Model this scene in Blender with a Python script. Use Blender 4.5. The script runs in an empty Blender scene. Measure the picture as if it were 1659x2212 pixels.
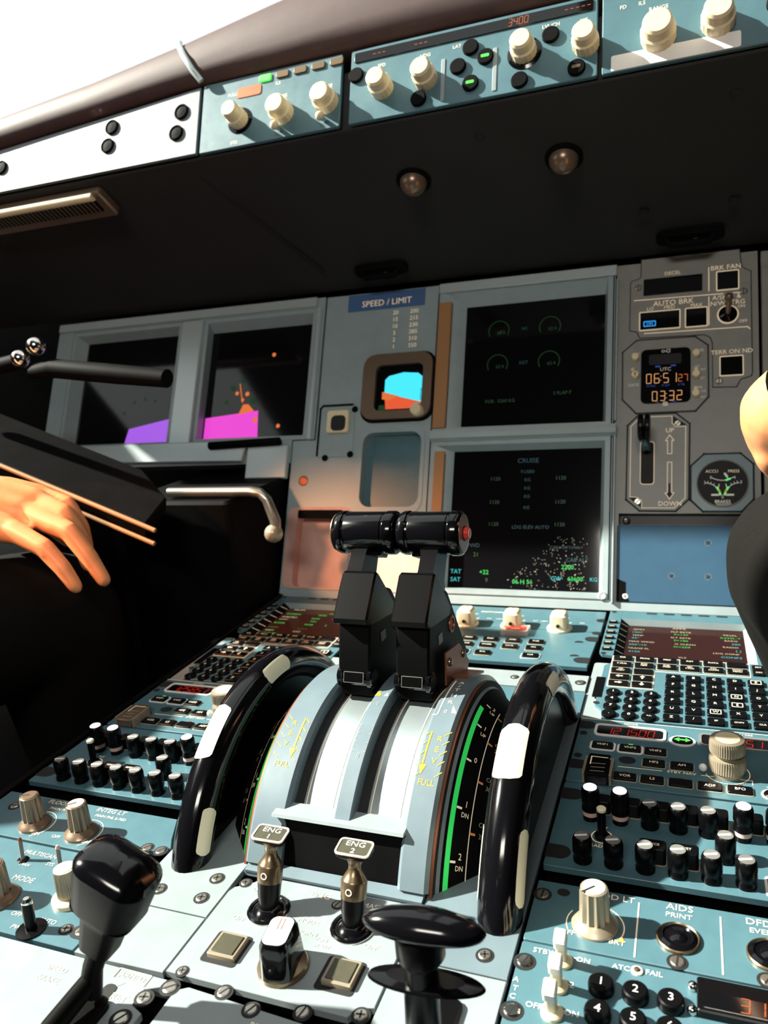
import bpy, math, random
from mathutils import Matrix, Vector
random.seed(7)
scene = bpy.context.scene
COL = scene.collection
PI = math.pi
R = math.radians
sin, cos = math.sin, math.cos

# ---------------------------------------------------------------- materials
MATS = {}
def mat(name, col, rough=0.5, metal=0.0, spec=0.5, emit=None, es=0.0, noise=0.0, nscale=300.0, bump=0.0, coat=0.0, rvar=0.0, sub=0.0):
    m = bpy.data.materials.new(name)
    m.use_nodes = True
    nt = m.node_tree
    b = nt.nodes['Principled BSDF']
    b.inputs['Base Color'].default_value = (*col, 1)
    b.inputs['Roughness'].default_value = rough
    b.inputs['Metallic'].default_value = metal
    b.inputs['Specular IOR Level'].default_value = spec
    b.inputs['Coat Weight'].default_value = coat
    b.inputs['Coat Roughness'].default_value = 0.08
    if sub:
        b.inputs['Subsurface Weight'].default_value = sub
        b.inputs['Subsurface Radius'].default_value = (0.012, 0.005, 0.003)
        b.inputs['Subsurface Scale'].default_value = 0.5
    if emit:
        b.inputs['Emission Color'].default_value = (*emit, 1)
        b.inputs['Emission Strength'].default_value = es
    if noise or bump or rvar:
        tc = nt.nodes.new('ShaderNodeTexCoord')
        n = nt.nodes.new('ShaderNodeTexNoise')
        n.inputs['Scale'].default_value = nscale
        n.inputs['Detail'].default_value = 4
        nt.links.new(tc.outputs['Object'], n.inputs['Vector'])
        if noise:
            rp = nt.nodes.new('ShaderNodeValToRGB')
            rp.color_ramp.elements[0].position = 0.3
            rp.color_ramp.elements[1].position = 0.7
            rp.color_ramp.elements[0].color = (*[c * (1 - noise) for c in col], 1)
            rp.color_ramp.elements[1].color = (*[min(1, c * (1 + noise)) for c in col], 1)
            nt.links.new(n.outputs['Fac'], rp.inputs['Fac'])
            nt.links.new(rp.outputs['Color'], b.inputs['Base Color'])
        if rvar:
            mr = nt.nodes.new('ShaderNodeMapRange')
            mr.inputs['To Min'].default_value = max(0.02, rough - rvar)
            mr.inputs['To Max'].default_value = rough + rvar
            nt.links.new(n.outputs['Fac'], mr.inputs['Value'])
            nt.links.new(mr.outputs['Result'], b.inputs['Roughness'])
        if bump:
            bp = nt.nodes.new('ShaderNodeBump')
            bp.inputs['Strength'].default_value = bump
            bp.inputs['Distance'].default_value = 0.0004
            nt.links.new(n.outputs['Fac'], bp.inputs['Height'])
            nt.links.new(bp.outputs['Normal'], b.inputs['Normal'])
    MATS[name] = m
    return m

def glow(name, col, s):
    return mat(name, tuple(c * 0.15 for c in col), 0.4, emit=col, es=s)

PAINT = mat('blue_grey_paint', (0.064, 0.146, 0.178), 0.36, spec=0.6, noise=0.06, nscale=90, bump=0.03, rvar=0.05)
PAINT2 = mat('panel_grey_paint', (0.28, 0.355, 0.375), 0.38, spec=0.6, noise=0.05, nscale=60, bump=0.03, rvar=0.05)
PAINT3 = mat('brown_grey_paint', (0.235, 0.240, 0.222), 0.42, spec=0.5, noise=0.06, nscale=60, bump=0.03, rvar=0.05)
WARMCAST = mat('warm_cast_salmon', (0.62, 0.36, 0.30), 0.5, noise=0.08, nscale=50)  # pink cast of warm light painted into recess and blank plate
QP = mat('quadrant_paint', (0.135, 0.185, 0.215), 0.32, spec=0.6, noise=0.05, nscale=60, rvar=0.05)
BLACKR = mat('black_lever_coat', (0.0018, 0.0018, 0.0019), 0.5, spec=0.08, bump=0.08, nscale=500)
QFLOOR = mat('track_floor_satin', (0.46, 0.54, 0.56), 0.38, metal=0.75, noise=0.05, nscale=60)
SIDEP = mat('side_panel_paint', (0.125, 0.155, 0.18), 0.40, spec=0.6, noise=0.05, nscale=60)
BLUESHADE = mat('flap_blue_shade', (0.034, 0.088, 0.150), 0.45, spec=0.15, noise=0.05, nscale=60)  # blue of the shade on the flap, put into its colour
PLATE = mat('sunlit_plate_paint', (0.240, 0.288, 0.302), 0.34, spec=0.6, noise=0.05, nscale=70, rvar=0.05)  # paler copy of the panel paint, sun whitening put into its colour
GROOVE = mat('gap_black', (0.006, 0.006, 0.007), 0.7)
BLACK = mat('black_plastic', (0.0022, 0.0022, 0.0026), 0.30, spec=0.15, bump=0.05, nscale=700)
KEYB = mat('key_black', (0.0025, 0.0025, 0.003), 0.32, spec=0.18)
GLOSS = mat('gloss_black', (0.003, 0.003, 0.004), 0.11, spec=0.5)
MATTE = mat('matte_black', (0.0032, 0.0032, 0.0036), 0.65, spec=0.05, noise=0.3, nscale=40)
COAM = mat('coaming_black', (0.0155, 0.0158, 0.0155), 0.75, noise=0.18, nscale=14, bump=0.15)
PAD = mat('coaming_pad_brown', (0.050, 0.022, 0.021), 0.6, noise=0.12, nscale=60, bump=0.2)
SCR = mat('screen_glass', (0.004, 0.004, 0.005), 0.06, spec=0.5)
SCRB = mat('brown_screen_glass', (0.014, 0.0035, 0.0018), 0.10, spec=0.10, emit=(1.0, 0.30, 0.16), es=0.026)
LEG = mat('legend_cream', (0.86, 0.78, 0.62), 0.5, emit=(1.0, 0.72, 0.42), es=0.22)
LEGD = mat('legend_dim', (0.42, 0.36, 0.26), 0.5)
WHITE = mat('white_mark', (0.86, 0.85, 0.82), 0.45)
LUM = mat('luminous_cream', (0.90, 0.84, 0.62), 0.35)
CREAM = mat('cream_plastic', (0.78, 0.66, 0.44), 0.35, noise=0.04, nscale=80)
TAUPE = mat('taupe_metal', (0.26, 0.18, 0.125), 0.30, metal=0.6)
KNURL = mat('knurled_khaki', (0.34, 0.29, 0.21), 0.32, metal=0.35)
BRONZE = mat('bronze_collar', (0.22, 0.16, 0.10), 0.28, metal=0.8)
CHROME = mat('chrome', (0.78, 0.77, 0.74), 0.14, metal=1.0)
STEEL = mat('screw_steel', (0.52, 0.50, 0.44), 0.28, metal=0.9)
ALU = mat('alu_bezel', (0.50, 0.58, 0.60), 0.30, metal=0.35)
PINKR = mat('pink_ring', (0.66, 0.44, 0.38), 0.4)
CAPW = glow('lit_cap_white', (0.95, 0.90, 1.0), 1.5)
GREY = mat('pointer_grey', (0.16, 0.16, 0.15), 0.35)
OLIVE = mat('olive_window', (0.060, 0.058, 0.038), 0.35, noise=0.12, nscale=120)
YELL = mat('yellow_mark', (0.88, 0.58, 0.02), 0.5)
GRN = mat('green_band', (0.03, 0.72, 0.14), 0.45, emit=(0.03, 0.8, 0.12), es=0.25)
REDP = mat('red_plastic', (0.72, 0.05, 0.03), 0.35)
ORNG = mat('orange_tick', (0.80, 0.32, 0.08), 0.5)
RUST = mat('bracket_copper', (0.32, 0.10, 0.045), 0.38, metal=0.6)
TAN = mat('tan_edge', (0.36, 0.17, 0.06), 0.5)
CLEAR = mat('clear_guard', (0.75, 0.72, 0.66), 0.12, spec=0.7)
CLEAR.node_tree.nodes['Principled BSDF'].inputs['Alpha'].default_value = 0.45
G_GRN = glow('screen_green', (0.04, 0.80, 0.12), 0.85)
G_DGRN = glow('screen_dim_green', (0.02, 0.30, 0.06), 0.07)
G_CYAN = glow('screen_cyan', (0.03, 0.62, 0.66), 0.8)
G_DCY = glow('screen_dim_cyan', (0.02, 0.20, 0.26), 0.12)
G_WHT = glow('screen_cream', (0.85, 0.70, 0.42), 0.8)
G_RED = glow('digit_red', (0.85, 0.02, 0.01), 0.55)
G_ORD = glow('digit_orange', (0.95, 0.22, 0.05), 0.75)
G_AMB = glow('digit_amber', (1.0, 0.46, 0.16), 0.8)
G_BLU = glow('lamp_blue', (0.03, 0.38, 1.0), 1.1)
G_DBLU = glow('legend_blue', (0.01, 0.06, 0.40), 0.5)
G_MAG = glow('screen_magenta', (0.80, 0.06, 0.62), 1.0)
G_VIO = glow('screen_violet', (0.36, 0.10, 0.75), 1.0)
G_ORS = glow('screen_orange', (0.9, 0.20, 0.04), 0.8)
G_SKY = glow('horizon_sky', (0.06, 0.78, 1.0), 1.05)
G_EARTH = glow('horizon_earth', (0.80, 0.10, 0.03), 0.95)
G_LED = glow('led_green', (0.1, 0.9, 0.1), 1.2)
BLUEPL = mat('placard_blue', (0.05, 0.12, 0.28), 0.5)
SKIN = mat('skin', (0.78, 0.32, 0.14), 0.42, noise=0.10, nscale=55, bump=0.35, sub=0.25)
CLOTH = mat('dark_cloth', (0.0042, 0.0037, 0.0031), 0.9, spec=0.15, noise=0.25, nscale=500, bump=0.6)
INTER = mat('cabin_lining', (0.012, 0.012, 0.012), 0.8, spec=0.2)
FLOORM = mat('floor_carpet', (0.005, 0.005, 0.006), 0.9, noise=0.3, nscale=200, bump=0.5)

# ---------------------------------------------------------------- mesh builder (millimetres)
_TX = {}
def text_mesh(s, align):
    k = (s, align)
    if k in _TX:
        return _TX[k]
    cu = bpy.data.curves.new('t', 'FONT')
    cu.body = s
    cu.size = 1.0
    cu.align_x = align
    cu.align_y = 'CENTER'
    cu.resolution_u = 2
    o = bpy.data.objects.new('t', cu)
    COL.objects.link(o)
    bpy.context.view_layer.update()
    dg = bpy.context.evaluated_depsgraph_get()
    me = o.evaluated_get(dg).to_mesh()
    vs = [tuple(v.co) for v in me.vertices]
    fs = [tuple(p.vertices) for p in me.polygons]
    o.evaluated_get(dg).to_mesh_clear()
    bpy.data.objects.remove(o)
    bpy.data.curves.remove(cu)
    _TX[k] = (vs, fs)
    return vs, fs

def rrect(x0, y0, x1, y1, r, n=3):
    r = min(r, (x1 - x0) / 2 - 1e-4, (y1 - y0) / 2 - 1e-4)
    if r <= 0:
        return [(x0, y0), (x1, y0), (x1, y1), (x0, y1)]
    P = []
    for cx, cy, a in ((x1 - r, y0 + r, -90), (x1 - r, y1 - r, 0), (x0 + r, y1 - r, 90), (x0 + r, y0 + r, 180)):
        for i in range(n + 1):
            t = R(a + 90 * i / n)
            P.append((cx + r * cos(t), cy + r * sin(t)))
    return P

def circ(cx, cy, rx, ry=None, n=20):
    ry = ry or rx
    return [(cx + rx * cos(2 * PI * i / n), cy + ry * sin(2 * PI * i / n)) for i in range(n)]

def inset(P, d):
    n = len(P)
    out = []
    for i in range(n):
        a, b, c = P[i - 1], P[i], P[(i + 1) % n]
        e1 = Vector((b[0] - a[0], b[1] - a[1]))
        e2 = Vector((c[0] - b[0], c[1] - b[1]))
        if e1.length < 1e-9 or e2.length < 1e-9:
            out.append(b)
            continue
        e1.normalize()
        e2.normalize()
        n1 = Vector((-e1.y, e1.x))
        n2 = Vector((-e2.y, e2.x))
        m = n1 + n2
        if m.length < 1e-6:
            m = n1.copy()
        m.normalize()
        k = d / max(0.35, m.dot(n1))
        out.append((b[0] + m.x * k, b[1] + m.y * k))
    return out

def area(P):
    return sum(P[i - 1][0] * P[i][1] - P[i][0] * P[i - 1][1] for i in range(len(P))) / 2

class MB:
    def __init__(s):
        s.v, s.f, s.m, s.mats, s.M = [], [], [], [], None
    def mi(s, m):
        if m not in s.mats:
            s.mats.append(m)
        return s.mats.index(m)
    def add(s, vs, fs, m):
        b = len(s.v)
        if s.M is not None:
            vs = [tuple(s.M @ Vector(v)) for v in vs]
        s.v.extend(vs)
        k = s.mi(m)
        for f in fs:
            s.f.append(tuple(b + i for i in f))
            s.m.append(k)
        return s
    def loops(s, L, m, cap0=True, cap1=True, capm=None):
        n = len(L[0])
        vs = [p for l in L for p in l]
        fs = []
        for j in range(len(L) - 1):
            for i in range(n):
                a, b = j * n + i, j * n + (i + 1) % n
                fs.append((a, b, b + n, a + n))
        if cap0:
            fs.append(tuple(range(n - 1, -1, -1)))
        s.add(vs, fs, m)
        if cap1:
            s.add([tuple(p) for p in L[-1]], [tuple(range(n))], capm or m)
        return s
    def prism(s, P, z0, z1, m, ch=0.0, topm=None):
        if area(P) < 0:
            P = P[::-1]
        if ch > 0:
            Q = inset(P, ch)
            L = [[(x, y, z0) for x, y in P], [(x, y, z1 - ch) for x, y in P], [(x, y, z1) for x, y in Q]]
        else:
            L = [[(x, y, z0) for x, y in P], [(x, y, z1) for x, y in P]]
        return s.loops(L, m, capm=topm)
    def plate(s, x0, y0, x1, y1, z0, z1, m, r=1.0, ch=0.3, topm=None):
        return s.prism(rrect(min(x0, x1), min(y0, y1), max(x0, x1), max(y0, y1), r), z0, z1, m, ch, topm)
    def cbox(s, x, y, w, h, z0, z1, m, r=1.0, ch=0.3, topm=None):
        return s.plate(x - w / 2, y - h / 2, x + w / 2, y + h / 2, z0, z1, m, r, ch, topm)
    def frame(s, x0, y0, x1, y1, w, z0, z1, m, r=1.0):
        O = rrect(x0, y0, x1, y1, r)
        I = rrect(x0 + w, y0 + w, x1 - w, y1 - w, max(0.05, r - w * 0.6))
        return s.ring(O, I, z0, z1, m)
    def ring(s, O, I, z0, z1, m, iz=None):
        n = len(O)
        L = [[(x, y, z0) for x, y in O], [(x, y, z1) for x, y in O], [(x, y, z1) for x, y in I], [(x, y, z0 if iz is None else iz) for x, y in I]]
        return s.loops(L, m, False, False)
    def line(s, pts, w, m, z=0.25):
        for (x0, y0), (x1, y1) in zip(pts, pts[1:]):
            d = Vector((x1 - x0, y1 - y0))
            if d.length < 1e-6:
                continue
            d.normalize()
            nx, ny = -d.y * w / 2, d.x * w / 2
            ex, ey = d.x * w / 2, d.y * w / 2
            s.add([(x0 - ex - nx, y0 - ey - ny, z), (x1 + ex - nx, y1 + ey - ny, z), (x1 + ex + nx, y1 + ey + ny, z), (x0 - ex + nx, y0 - ey + ny, z)], [(0, 1, 2, 3)], m)
        return s
    def flat(s, P, z, m):
        if area(P) < 0:
            P = P[::-1]
        return s.add([(x, y, z) for x, y in P], [tuple(range(len(P)))], m)
    def lathe(s, cx, cy, prof, m, n=24, capm=None, flute=0, fd=0.0, f0=None, f1=None):
        L = []
        for i, (r, z) in enumerate(prof):
            ring_ = []
            for k in range(n):
                t = 2 * PI * k / n
                rr = r
                if flute and f0 <= i <= f1:
                    rr = r - fd * (0.5 + 0.5 * cos(t * flute))
                ring_.append((cx + rr * cos(t), cy + rr * sin(t), z))
            L.append(ring_)
        return s.loops(L, m, capm=capm)
    def tube(s, pts, rad, m, n=14, flat=1.0):
        P = [Vector(p) for p in pts]
        if not isinstance(rad, (list, tuple)):
            rad = [rad] * len(P)
        L = []
        up = None
        for i, p in enumerate(P):
            t = (P[min(i + 1, len(P) - 1)] - P[max(i - 1, 0)]).normalized()
            if up is None:
                up = Vector((0, 0, 1)) if abs(t.z) < 0.9 else Vector((0, 1, 0))
            a = t.cross(up).normalized()
            b = a.cross(t).normalized()
            up = b
            L.append([tuple(p + (a * cos(2 * PI * k / n) + b * sin(2 * PI * k / n) * flat) * rad[i]) for k in range(n)])
        return s.loops([l[::-1] for l in L], m)
    def ball(s, c, r, m, n=14, k=8):
        L = []
        for j in range(k + 1):
            a = -PI / 2 + PI * j / k
            rr = max(r * cos(a), 1e-3)
            L.append([(c[0] + rr * cos(2 * PI * i / n), c[1] + rr * sin(2 * PI * i / n), c[2] + r * sin(a)) for i in range(n)])
        return s.loops(L, m)
    def text(s, t, x, y, size, m, z=0.25, align='CENTER', wx=1.0, rot=0.0):
        if not t:
            return s
        vs, fs = text_mesh(t, align)
        c, n = cos(R(rot)), sin(R(rot))
        V = []
        for a, b, _ in vs:
            a *= size * wx
            b *= size
            V.append((x + a * c - b * n, y + a * n + b * c, z))
        return s.add(V, fs, m)
    def seg7(s, t, x, y, h, m, z=0.25, slant=0.1, pitch=0.72):
        SEG = {'0': 'abcdef', '1': 'bc', '2': 'abged', '3': 'abgcd', '4': 'fgbc', '5': 'afgcd', '6': 'afgedc', '7': 'abc', '8': 'abcdefg', '9': 'abcfgd', '-': 'g', ' ': ''}
        w = h * 0.46
        k = h * 0.062
        pos = {'a': ((0, h), (w, h)), 'b': ((w, h), (w, h / 2)), 'c': ((w, h / 2), (w, 0)), 'd': ((0, 0), (w, 0)), 'e': ((0, 0), (0, h / 2)), 'f': ((0, h / 2), (0, h)), 'g': ((0, h / 2), (w, h / 2))}
        for ch in t:
            if ch in '.:':
                for yy in ((0,) if ch == '.' else (h * 0.28, h * 0.72)):
                    s.line([(x - h * 0.16 + yy * slant, y + yy), (x - h * 0.15 + yy * slant, y + yy)], k, m, z)
                if ch == ':':
                    x += h * 0.12
                continue
            for g in SEG.get(ch, ''):
                (a, b), (c, d) = pos[g]
                gx, gy = (c - a) * 0.1, (d - b) * 0.1
                s.line([(x + a + gx + (b + gy) * slant, y + b + gy), (x + c - gx + (d - gy) * slant, y + d - gy)], k, m, z)
            x += h * pitch
        return s

def build(mb, name, at=(0, 0, 0), sharp=32):
    me = bpy.data.meshes.new(name)
    ax, ay, az = at
    me.from_pydata([((x - ax) * .001, (y - ay) * .001, (z - az) * .001) for x, y, z in mb.v], [], mb.f)
    for m in mb.mats:
        me.materials.append(m)
    me.polygons.foreach_set('material_index', mb.m)
    me.polygons.foreach_set('use_smooth', [True] * len(me.polygons))
    me.set_sharp_from_angle(angle=R(sharp))
    me.update()
    o = bpy.data.objects.new(name, me)
    COL.objects.link(o)
    return o

# frames: pedestal top, main panel face (leans forward), control unit face under the coaming
def frame_matrix(origin, tilt):
    return Matrix.Translation(origin) @ Matrix.Rotation(tilt, 4, 'X')
FR = {
    'ped': Matrix.Identity(4),
    'pan': frame_matrix((0, 0.8544, 0), R(90 - 24.7)),
    'fcu': frame_matrix((0, 0.800, 0.522), R(90)),
    'world': Matrix.Identity(4),
}
THINGS = {}
def meta(o, label, cat, group=None, kind=None):
    if label:
        o['label'] = label
    if cat:
        o['category'] = cat
    if group:
        o['group'] = group
    if kind:
        o['kind'] = kind
    return o
def thing(name, label, cat, frame='ped', at=(0, 0, 0), group=None):
    o = bpy.data.objects.new(name, None)
    o.empty_display_size = 0.01
    COL.objects.link(o)
    o.matrix_world = FR[frame] @ Matrix.Translation([c * .001 for c in at])
    meta(o, label, cat, group)
    THINGS[o.name] = at
    return o
def root_at(o):
    while o.parent is not None:
        o = o.parent
    return THINGS[o.name]
def part(mb, name, parent, label=None, sharp=32):
    o = build(mb, name, root_at(parent), sharp)
    o.parent = parent
    if label:
        o['label'] = label
    return o
def solo(mb, name, label, cat, frame='ped', at=(0, 0, 0), group=None, kind=None, sharp=32):
    o = build(mb, name, at, sharp)
    o.matrix_world = FR[frame] @ Matrix.Translation([c * .001 for c in at])
    THINGS[o.name] = at
    return meta(o, label, cat, group, kind)

# extrude a (y, z) outline along x
def xprism(mb, pts, x0, x1, m, ch=0.0):
    old = mb.M
    M = Matrix(((0, 0, 1, 0), (1, 0, 0, 0), (0, 1, 0, 0), (0, 0, 0, 1)))
    mb.M = M if old is None else old @ M
    if area(pts) < 0:
        pts = pts[::-1]
    if ch > 0:
        Q = inset(pts, ch)
        L = [[(a, b, x0) for a, b in Q], [(a, b, x0 + ch) for a, b in pts], [(a, b, x1 - ch) for a, b in pts], [(a, b, x1) for a, b in Q]]
    else:
        L = [[(a, b, x0) for a, b in pts], [(a, b, x1) for a, b in pts]]
    mb.loops(L, m)
    mb.M = old

def axisM(o, z, x=None):
    z = Vector(z).normalized()
    x = Vector(x) if x is not None else (Vector((1, 0, 0)) if abs(z.x) < 0.9 else Vector((0, 1, 0)))
    y = z.cross(x).normalized()
    x = y.cross(z).normalized()
    M = Matrix((x, y, z)).transposed().to_4x4()
    M.translation = Vector(o)
    return M

# ---------------------------------------------------------------- small repeated parts
def screw(parent, x, y, r=2.6, slot='-', rot=20, z=0.0, m=STEEL, cup=True):
    mb = MB()
    if cup:
        mb.lathe(x, y, [(r * 1.45, z - .5), (r * 1.45, z + .15), (r * 1.15, z + .2)], GROOVE, 18)
    mb.lathe(x, y, [(r, z - .5), (r, z + .5), (r * .8, z + .9)], m, 18)
    for k in ((0,) if slot == '-' else (0, 90)):
        t = R(rot + k)
        l = r * (0.85 if slot == '-' else 0.55)
        mb.line([(x - l * cos(t), y - l * sin(t)), (x + l * cos(t), y + l * sin(t))], r * .28, GROOVE, z + .95)
    return part(mb, 'screw', parent)

def key(parent, x, y, w, h, txt, ts=3.0, z=2.0, r=1.2, name='key', lm=LEG, halo=None, rim=None, wx=0.9):
    mb = MB()
    if halo:
        mb.ring(rrect(x - w / 2 - 1.7, y - h / 2 - 1.7, x + w / 2 + 1.7, y + h / 2 + 1.7, r + 1.6), rrect(x - w / 2 - .2, y - h / 2 - .2, x + w / 2 + .2, y + h / 2 + .2, r), -.2, .5, halo)
    if rim:
        mb.ring(rrect(x - w / 2 - .7, y - h / 2 - .7, x + w / 2 + .7, y + h / 2 + .7, r + .6), rrect(x - w / 2 - .1, y - h / 2 - .1, x + w / 2 + .1, y + h / 2 + .1, r), -.2, .35, rim)
    mb.cbox(x, y, w, h, -.5, z, KEYB, r, .5)
    ls = txt.split('\n')
    for i, l in enumerate(ls):
        yy = y + (len(ls) - 1) * ts * .52 - i * ts * 1.04
        mb.text(l, x, yy, ts, lm, z + .06, wx=wx)
    return part(mb, name, parent)

def rkey(parent, x, y, r, txt, ts=5, z=3.0):
    mb = MB()
    mb.lathe(x, y, [(r, -.4), (r, z * .6), (r * .93, z * .9), (r * .8, z)], KEYB, 22)
    mb.text(txt, x, y, ts, WHITE, z + .06)
    return part(mb, 'key', parent)

def knob_flute(parent, x, y, rs, rt, h, m, topm=LEG, name='knob', ang=120):
    mb = MB()
    mb.lathe(x, y, [(rs, 0), (rs, 1.3), (rs * .96, 2.0), (rs * .80, 3.6), (rt * 1.12, 5.0)], m, 32)
    mb.lathe(x, y, [(rt * 1.10, 4.6), (rt * 1.04, h * .55), (rt * 1.0, h - 1.4), (rt * .93, h - .3), (rt * .86, h)], m, 48, flute=12, fd=rt * .17, f0=0, f1=2)
    mb.lathe(x, y, [(rt * .78, h - .2), (rt * .78, h + .35), (rt * .70, h + .5)], topm, 28)
    t = R(ang)
    mb.line([(x, y), (x + rt * .95 * cos(t), y + rt * .95 * sin(t))], rt * .16, GROOVE, h + .62)
    return part(mb, name, parent)
# ================================================================ PEDESTAL
def notch(mb, x, y, w=9, h=10, side=1):
    # half-round fastener cut-out at a panel edge
    P = [(x, y - h / 2)] + [(x + side * (w - h / 2 + h / 2 * cos(R(a))), y + h / 2 * sin(R(a))) for a in range(-90, 91, 20)] + [(x, y + h / 2)]
    mb.flat(P, .3, GROOVE)

ped = thing('center_console', 'black centre console carrying all the switch panels between the two seats', 'console', 'ped', (0, 500, -4))
mb = MB()
for x0, y0, x1, y1, z0, z1 in ((-294, -60, -113, 850, -560, -17), (118, -60, 268, 850, -560, -17), (-113, -60, 118, 330, -560, -17), (-113, 622, 118, 850, -560, -17), (-113, 330, 118, 622, -560, -240)):
    mb.plate(x0, y0, x1, y1, z0, z1, MATTE, .2, 0)
part(mb, 'console_body', ped)
for sx, nx in ((-1, -293), (1, 267.6)):
    mb = MB()
    mb.plate(nx - 3, -58, nx + 3, 846, -19, .6, BLACK, 1, .8)
    part(mb, 'edge_rail', ped)

# ---- display keyboard units
def cdu(dx, label, lines, side):
    t = thing('flight_computer_unit', label, 'keyboard unit', 'ped', (191 + dx, 717, -9), 'flight computer units on the console')
    X = lambda v: v + dx
    mb = MB()
    mb.plate(X(116), 596.5, X(133), 706, -4.5, -2.0, PLATE, 3, .3)
    def pl(x0, y0, x1, y1):
        mb.plate(X(x0), y0, X(x1), y1, -4, 0, PAINT, .8, .25)
    mb.prism([(X(a), b) for a, b in ((133, 597.5), (263, 597.5), (263, 720), (131.6, 720), (131.6, 704), (125.5, 697), (125.5, 618), (131, 611))], -3, 0, PAINT, .25)
    mb.prism([(X(a), b) for a, b in ((118, 728), (121, 721.5), (131.6, 720), (131.6, 838), (118.5, 838))], -3, 0, PAINT, .25)
    mb.plate(X(131.6), 816, X(263), 838, -4, 0, PAINT, .5, .2)
    mb.plate(X(256), 720, X(263), 816, -4, 0, PAINT, .5, .2)
    # recess walls
    a = [(131.6, 720, 0), (256, 720, 0), (256, 816, 0), (131.6, 816, 0)]
    b = [(139, 721, -7), (249, 721, -7), (249, 815, -7), (139, 815, -7)]
    mb.add([(X(p[0]), p[1], p[2]) for p in a + b], [(0, 4, 5, 1), (1, 5, 6, 2), (2, 6, 7, 3)], PAINT2)
    mb.add([(X(p[0]), p[1], p[2]) for p in a + b], [(3, 7, 4, 0)], MATTE)
    for k in range(6):
        y = 804 - k * 14
        mb.add([(X(132.4), y + 1, -.6), (X(132.4), y, -.6), (X(138.6), y + 5, -6.4), (X(138.6), y + 6, -6.4)], [(0, 1, 2, 3)], LEG)
        y2 = 806 - k * 14
        mb.add([(X(255), y2, -.8), (X(255), y2 + 1, -.8), (X(249.6), y2 + 6, -6.2), (X(249.6), y2 + 5, -6.2)], [(0, 1, 2, 3)], LEG)
    for xx in (161.2, 178.6, 195.6, 212.7, 230.1):
        mb.cbox(X(xx), 834, 11, 3.6, -.2, .3, GROOVE, 1.4, .1)
    for xx, yy in ((122, 723.8), (122.4, 834.8), (126.4, 621.5)):
        mb.flat(circ(X(xx), yy, 2.6), .3, GROOVE)
    mb.line([(X(q), w) for q, w in ((131.7, 718.6), (131.8, 653.6), (169.8, 653.6), (170.1, 690.2), (248.5, 691.2), (248.5, 719), (131.7, 718.6))], .7, LEG, .3)
    part(mb, 'housing', t)
    mb = MB()
    mb.add([(X(139), 721, -7), (X(249), 721, -7), (X(249), 815, -7), (X(139), 815, -7)], [(0, 1, 2, 3)], SCRB)
    mb.add([(X(137), 719, -9), (X(251), 719, -9), (X(251), 817, -9), (X(137), 817, -9)], [(3, 2, 1, 0)], GROOVE)
    for tx, xx, yy, sz, m, al in lines:
        mb.text(tx, X(139) + xx, 721 + yy, sz, m, -6.8, al, wx=1.05)
    part(mb, 'screen', t)
    for k in range(6):
        mb = MB()
        mb.cbox(X(124.3), 803 - 14 * k, 9, 5, -.5, 2.2, KEYB, 1, .6)
        mb.cbox(X(124.3), 803 - 14 * k, 5.6, 1.6, 2.15, 2.35, LEGD, .6, .05)
        part(mb, 'line_key', t)
    xs = (141, 160.5, 180, 199.4, 219, 238.5)
    rows = [(713, ('DIR', 'PROG', 'PERF', 'INIT', 'DATA', '')), (699.3, ('F-PLN', 'RAD\nNAV', 'FUEL\nPRED', 'SEC\nF-PLN', 'ATC\nCOMM', 'MCDU\nMENU')),
            (686.2, ('AIR\nPORT', '')), (672.6, ('\u2190', '\u2191')), (659.6, ('\u2192', '\u2193'))]
    ar = {'\u2190': 180, '\u2191': 90, '\u2192': 0, '\u2193': -90}
    for yy, names in rows:
        for xx, nm in zip(xs, names):
            if nm in ar:
                k = key(t, X(xx), yy, 16.5, 9.5, '', rim=LEGD)
                mb = MB()
                c, s_ = cos(R(ar[nm])), sin(R(ar[nm]))
                rot = lambda q: (X(xx) + q[0] * c - q[1] * s_, yy + q[0] * s_ + q[1] * c)
                mb.flat([rot(q) for q in ((3.2, 0), (.4, 2.2), (.4, .7), (-3, .7), (-3, -.7), (.4, -.7), (.4, -2.2))], 2.1, LEG)
                part(mb, 'arrow_legend', k)
            else:
                key(t, X(xx), yy, 16.5, 9.5, nm, 3.1 if '\n' in nm else 3.6, rim=LEGD)
    nums = ('1', '2', '3', '4', '5', '6', '7', '8', '9', '.', '0', '+/-')
    for i, nm in enumerate(nums):
        rkey(t, X(138.4 + 15.4 * (i % 3)), 641.6 - 13.0 * (i // 3), 6.0, nm, 5 if len(nm) == 1 else 3.6, 2.4)
    alpha = ['A', 'B', 'C', 'D', 'E', 'F', 'G', 'H', 'I', 'J', 'K', 'L', 'M', 'N', 'O', 'P', 'Q', 'R', 'S', 'T', 'U', 'V', 'W', 'X', 'Y', 'Z', '/', 'SP', 'OVFY', 'CLR']
    for i, nm in enumerate(alpha):
        xx, yy = X(186 + 16.4 * (i % 5)), 677.6 - 14.7 * (i // 5)
        k = key(t, xx, yy, 12.6, 10.4, nm, 5 if len(nm) == 1 else 3.2, 2.4, 1.4)
        if nm in 'ENSW' and len(nm) == 1:
            mb = MB()
            mb.frame(xx - 4.2, yy - 3.6, xx + 4.2, yy + 3.6, .6, 2.3, 2.5, LEG, .8)
            part(mb, 'legend_box', k)
    key(t, X(255.5), 709.5, 10, 9.5, 'BRT', 3.2)
    key(t, X(255.5), 699.0, 10, 8.5, 'DIM', 3.2)
    mb = MB()
    mb.plate(X(121.5), 632, X(129.5), 671, -.3, .5, SCR, .8, .2)
    part(mb, 'annunciator', t)

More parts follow.
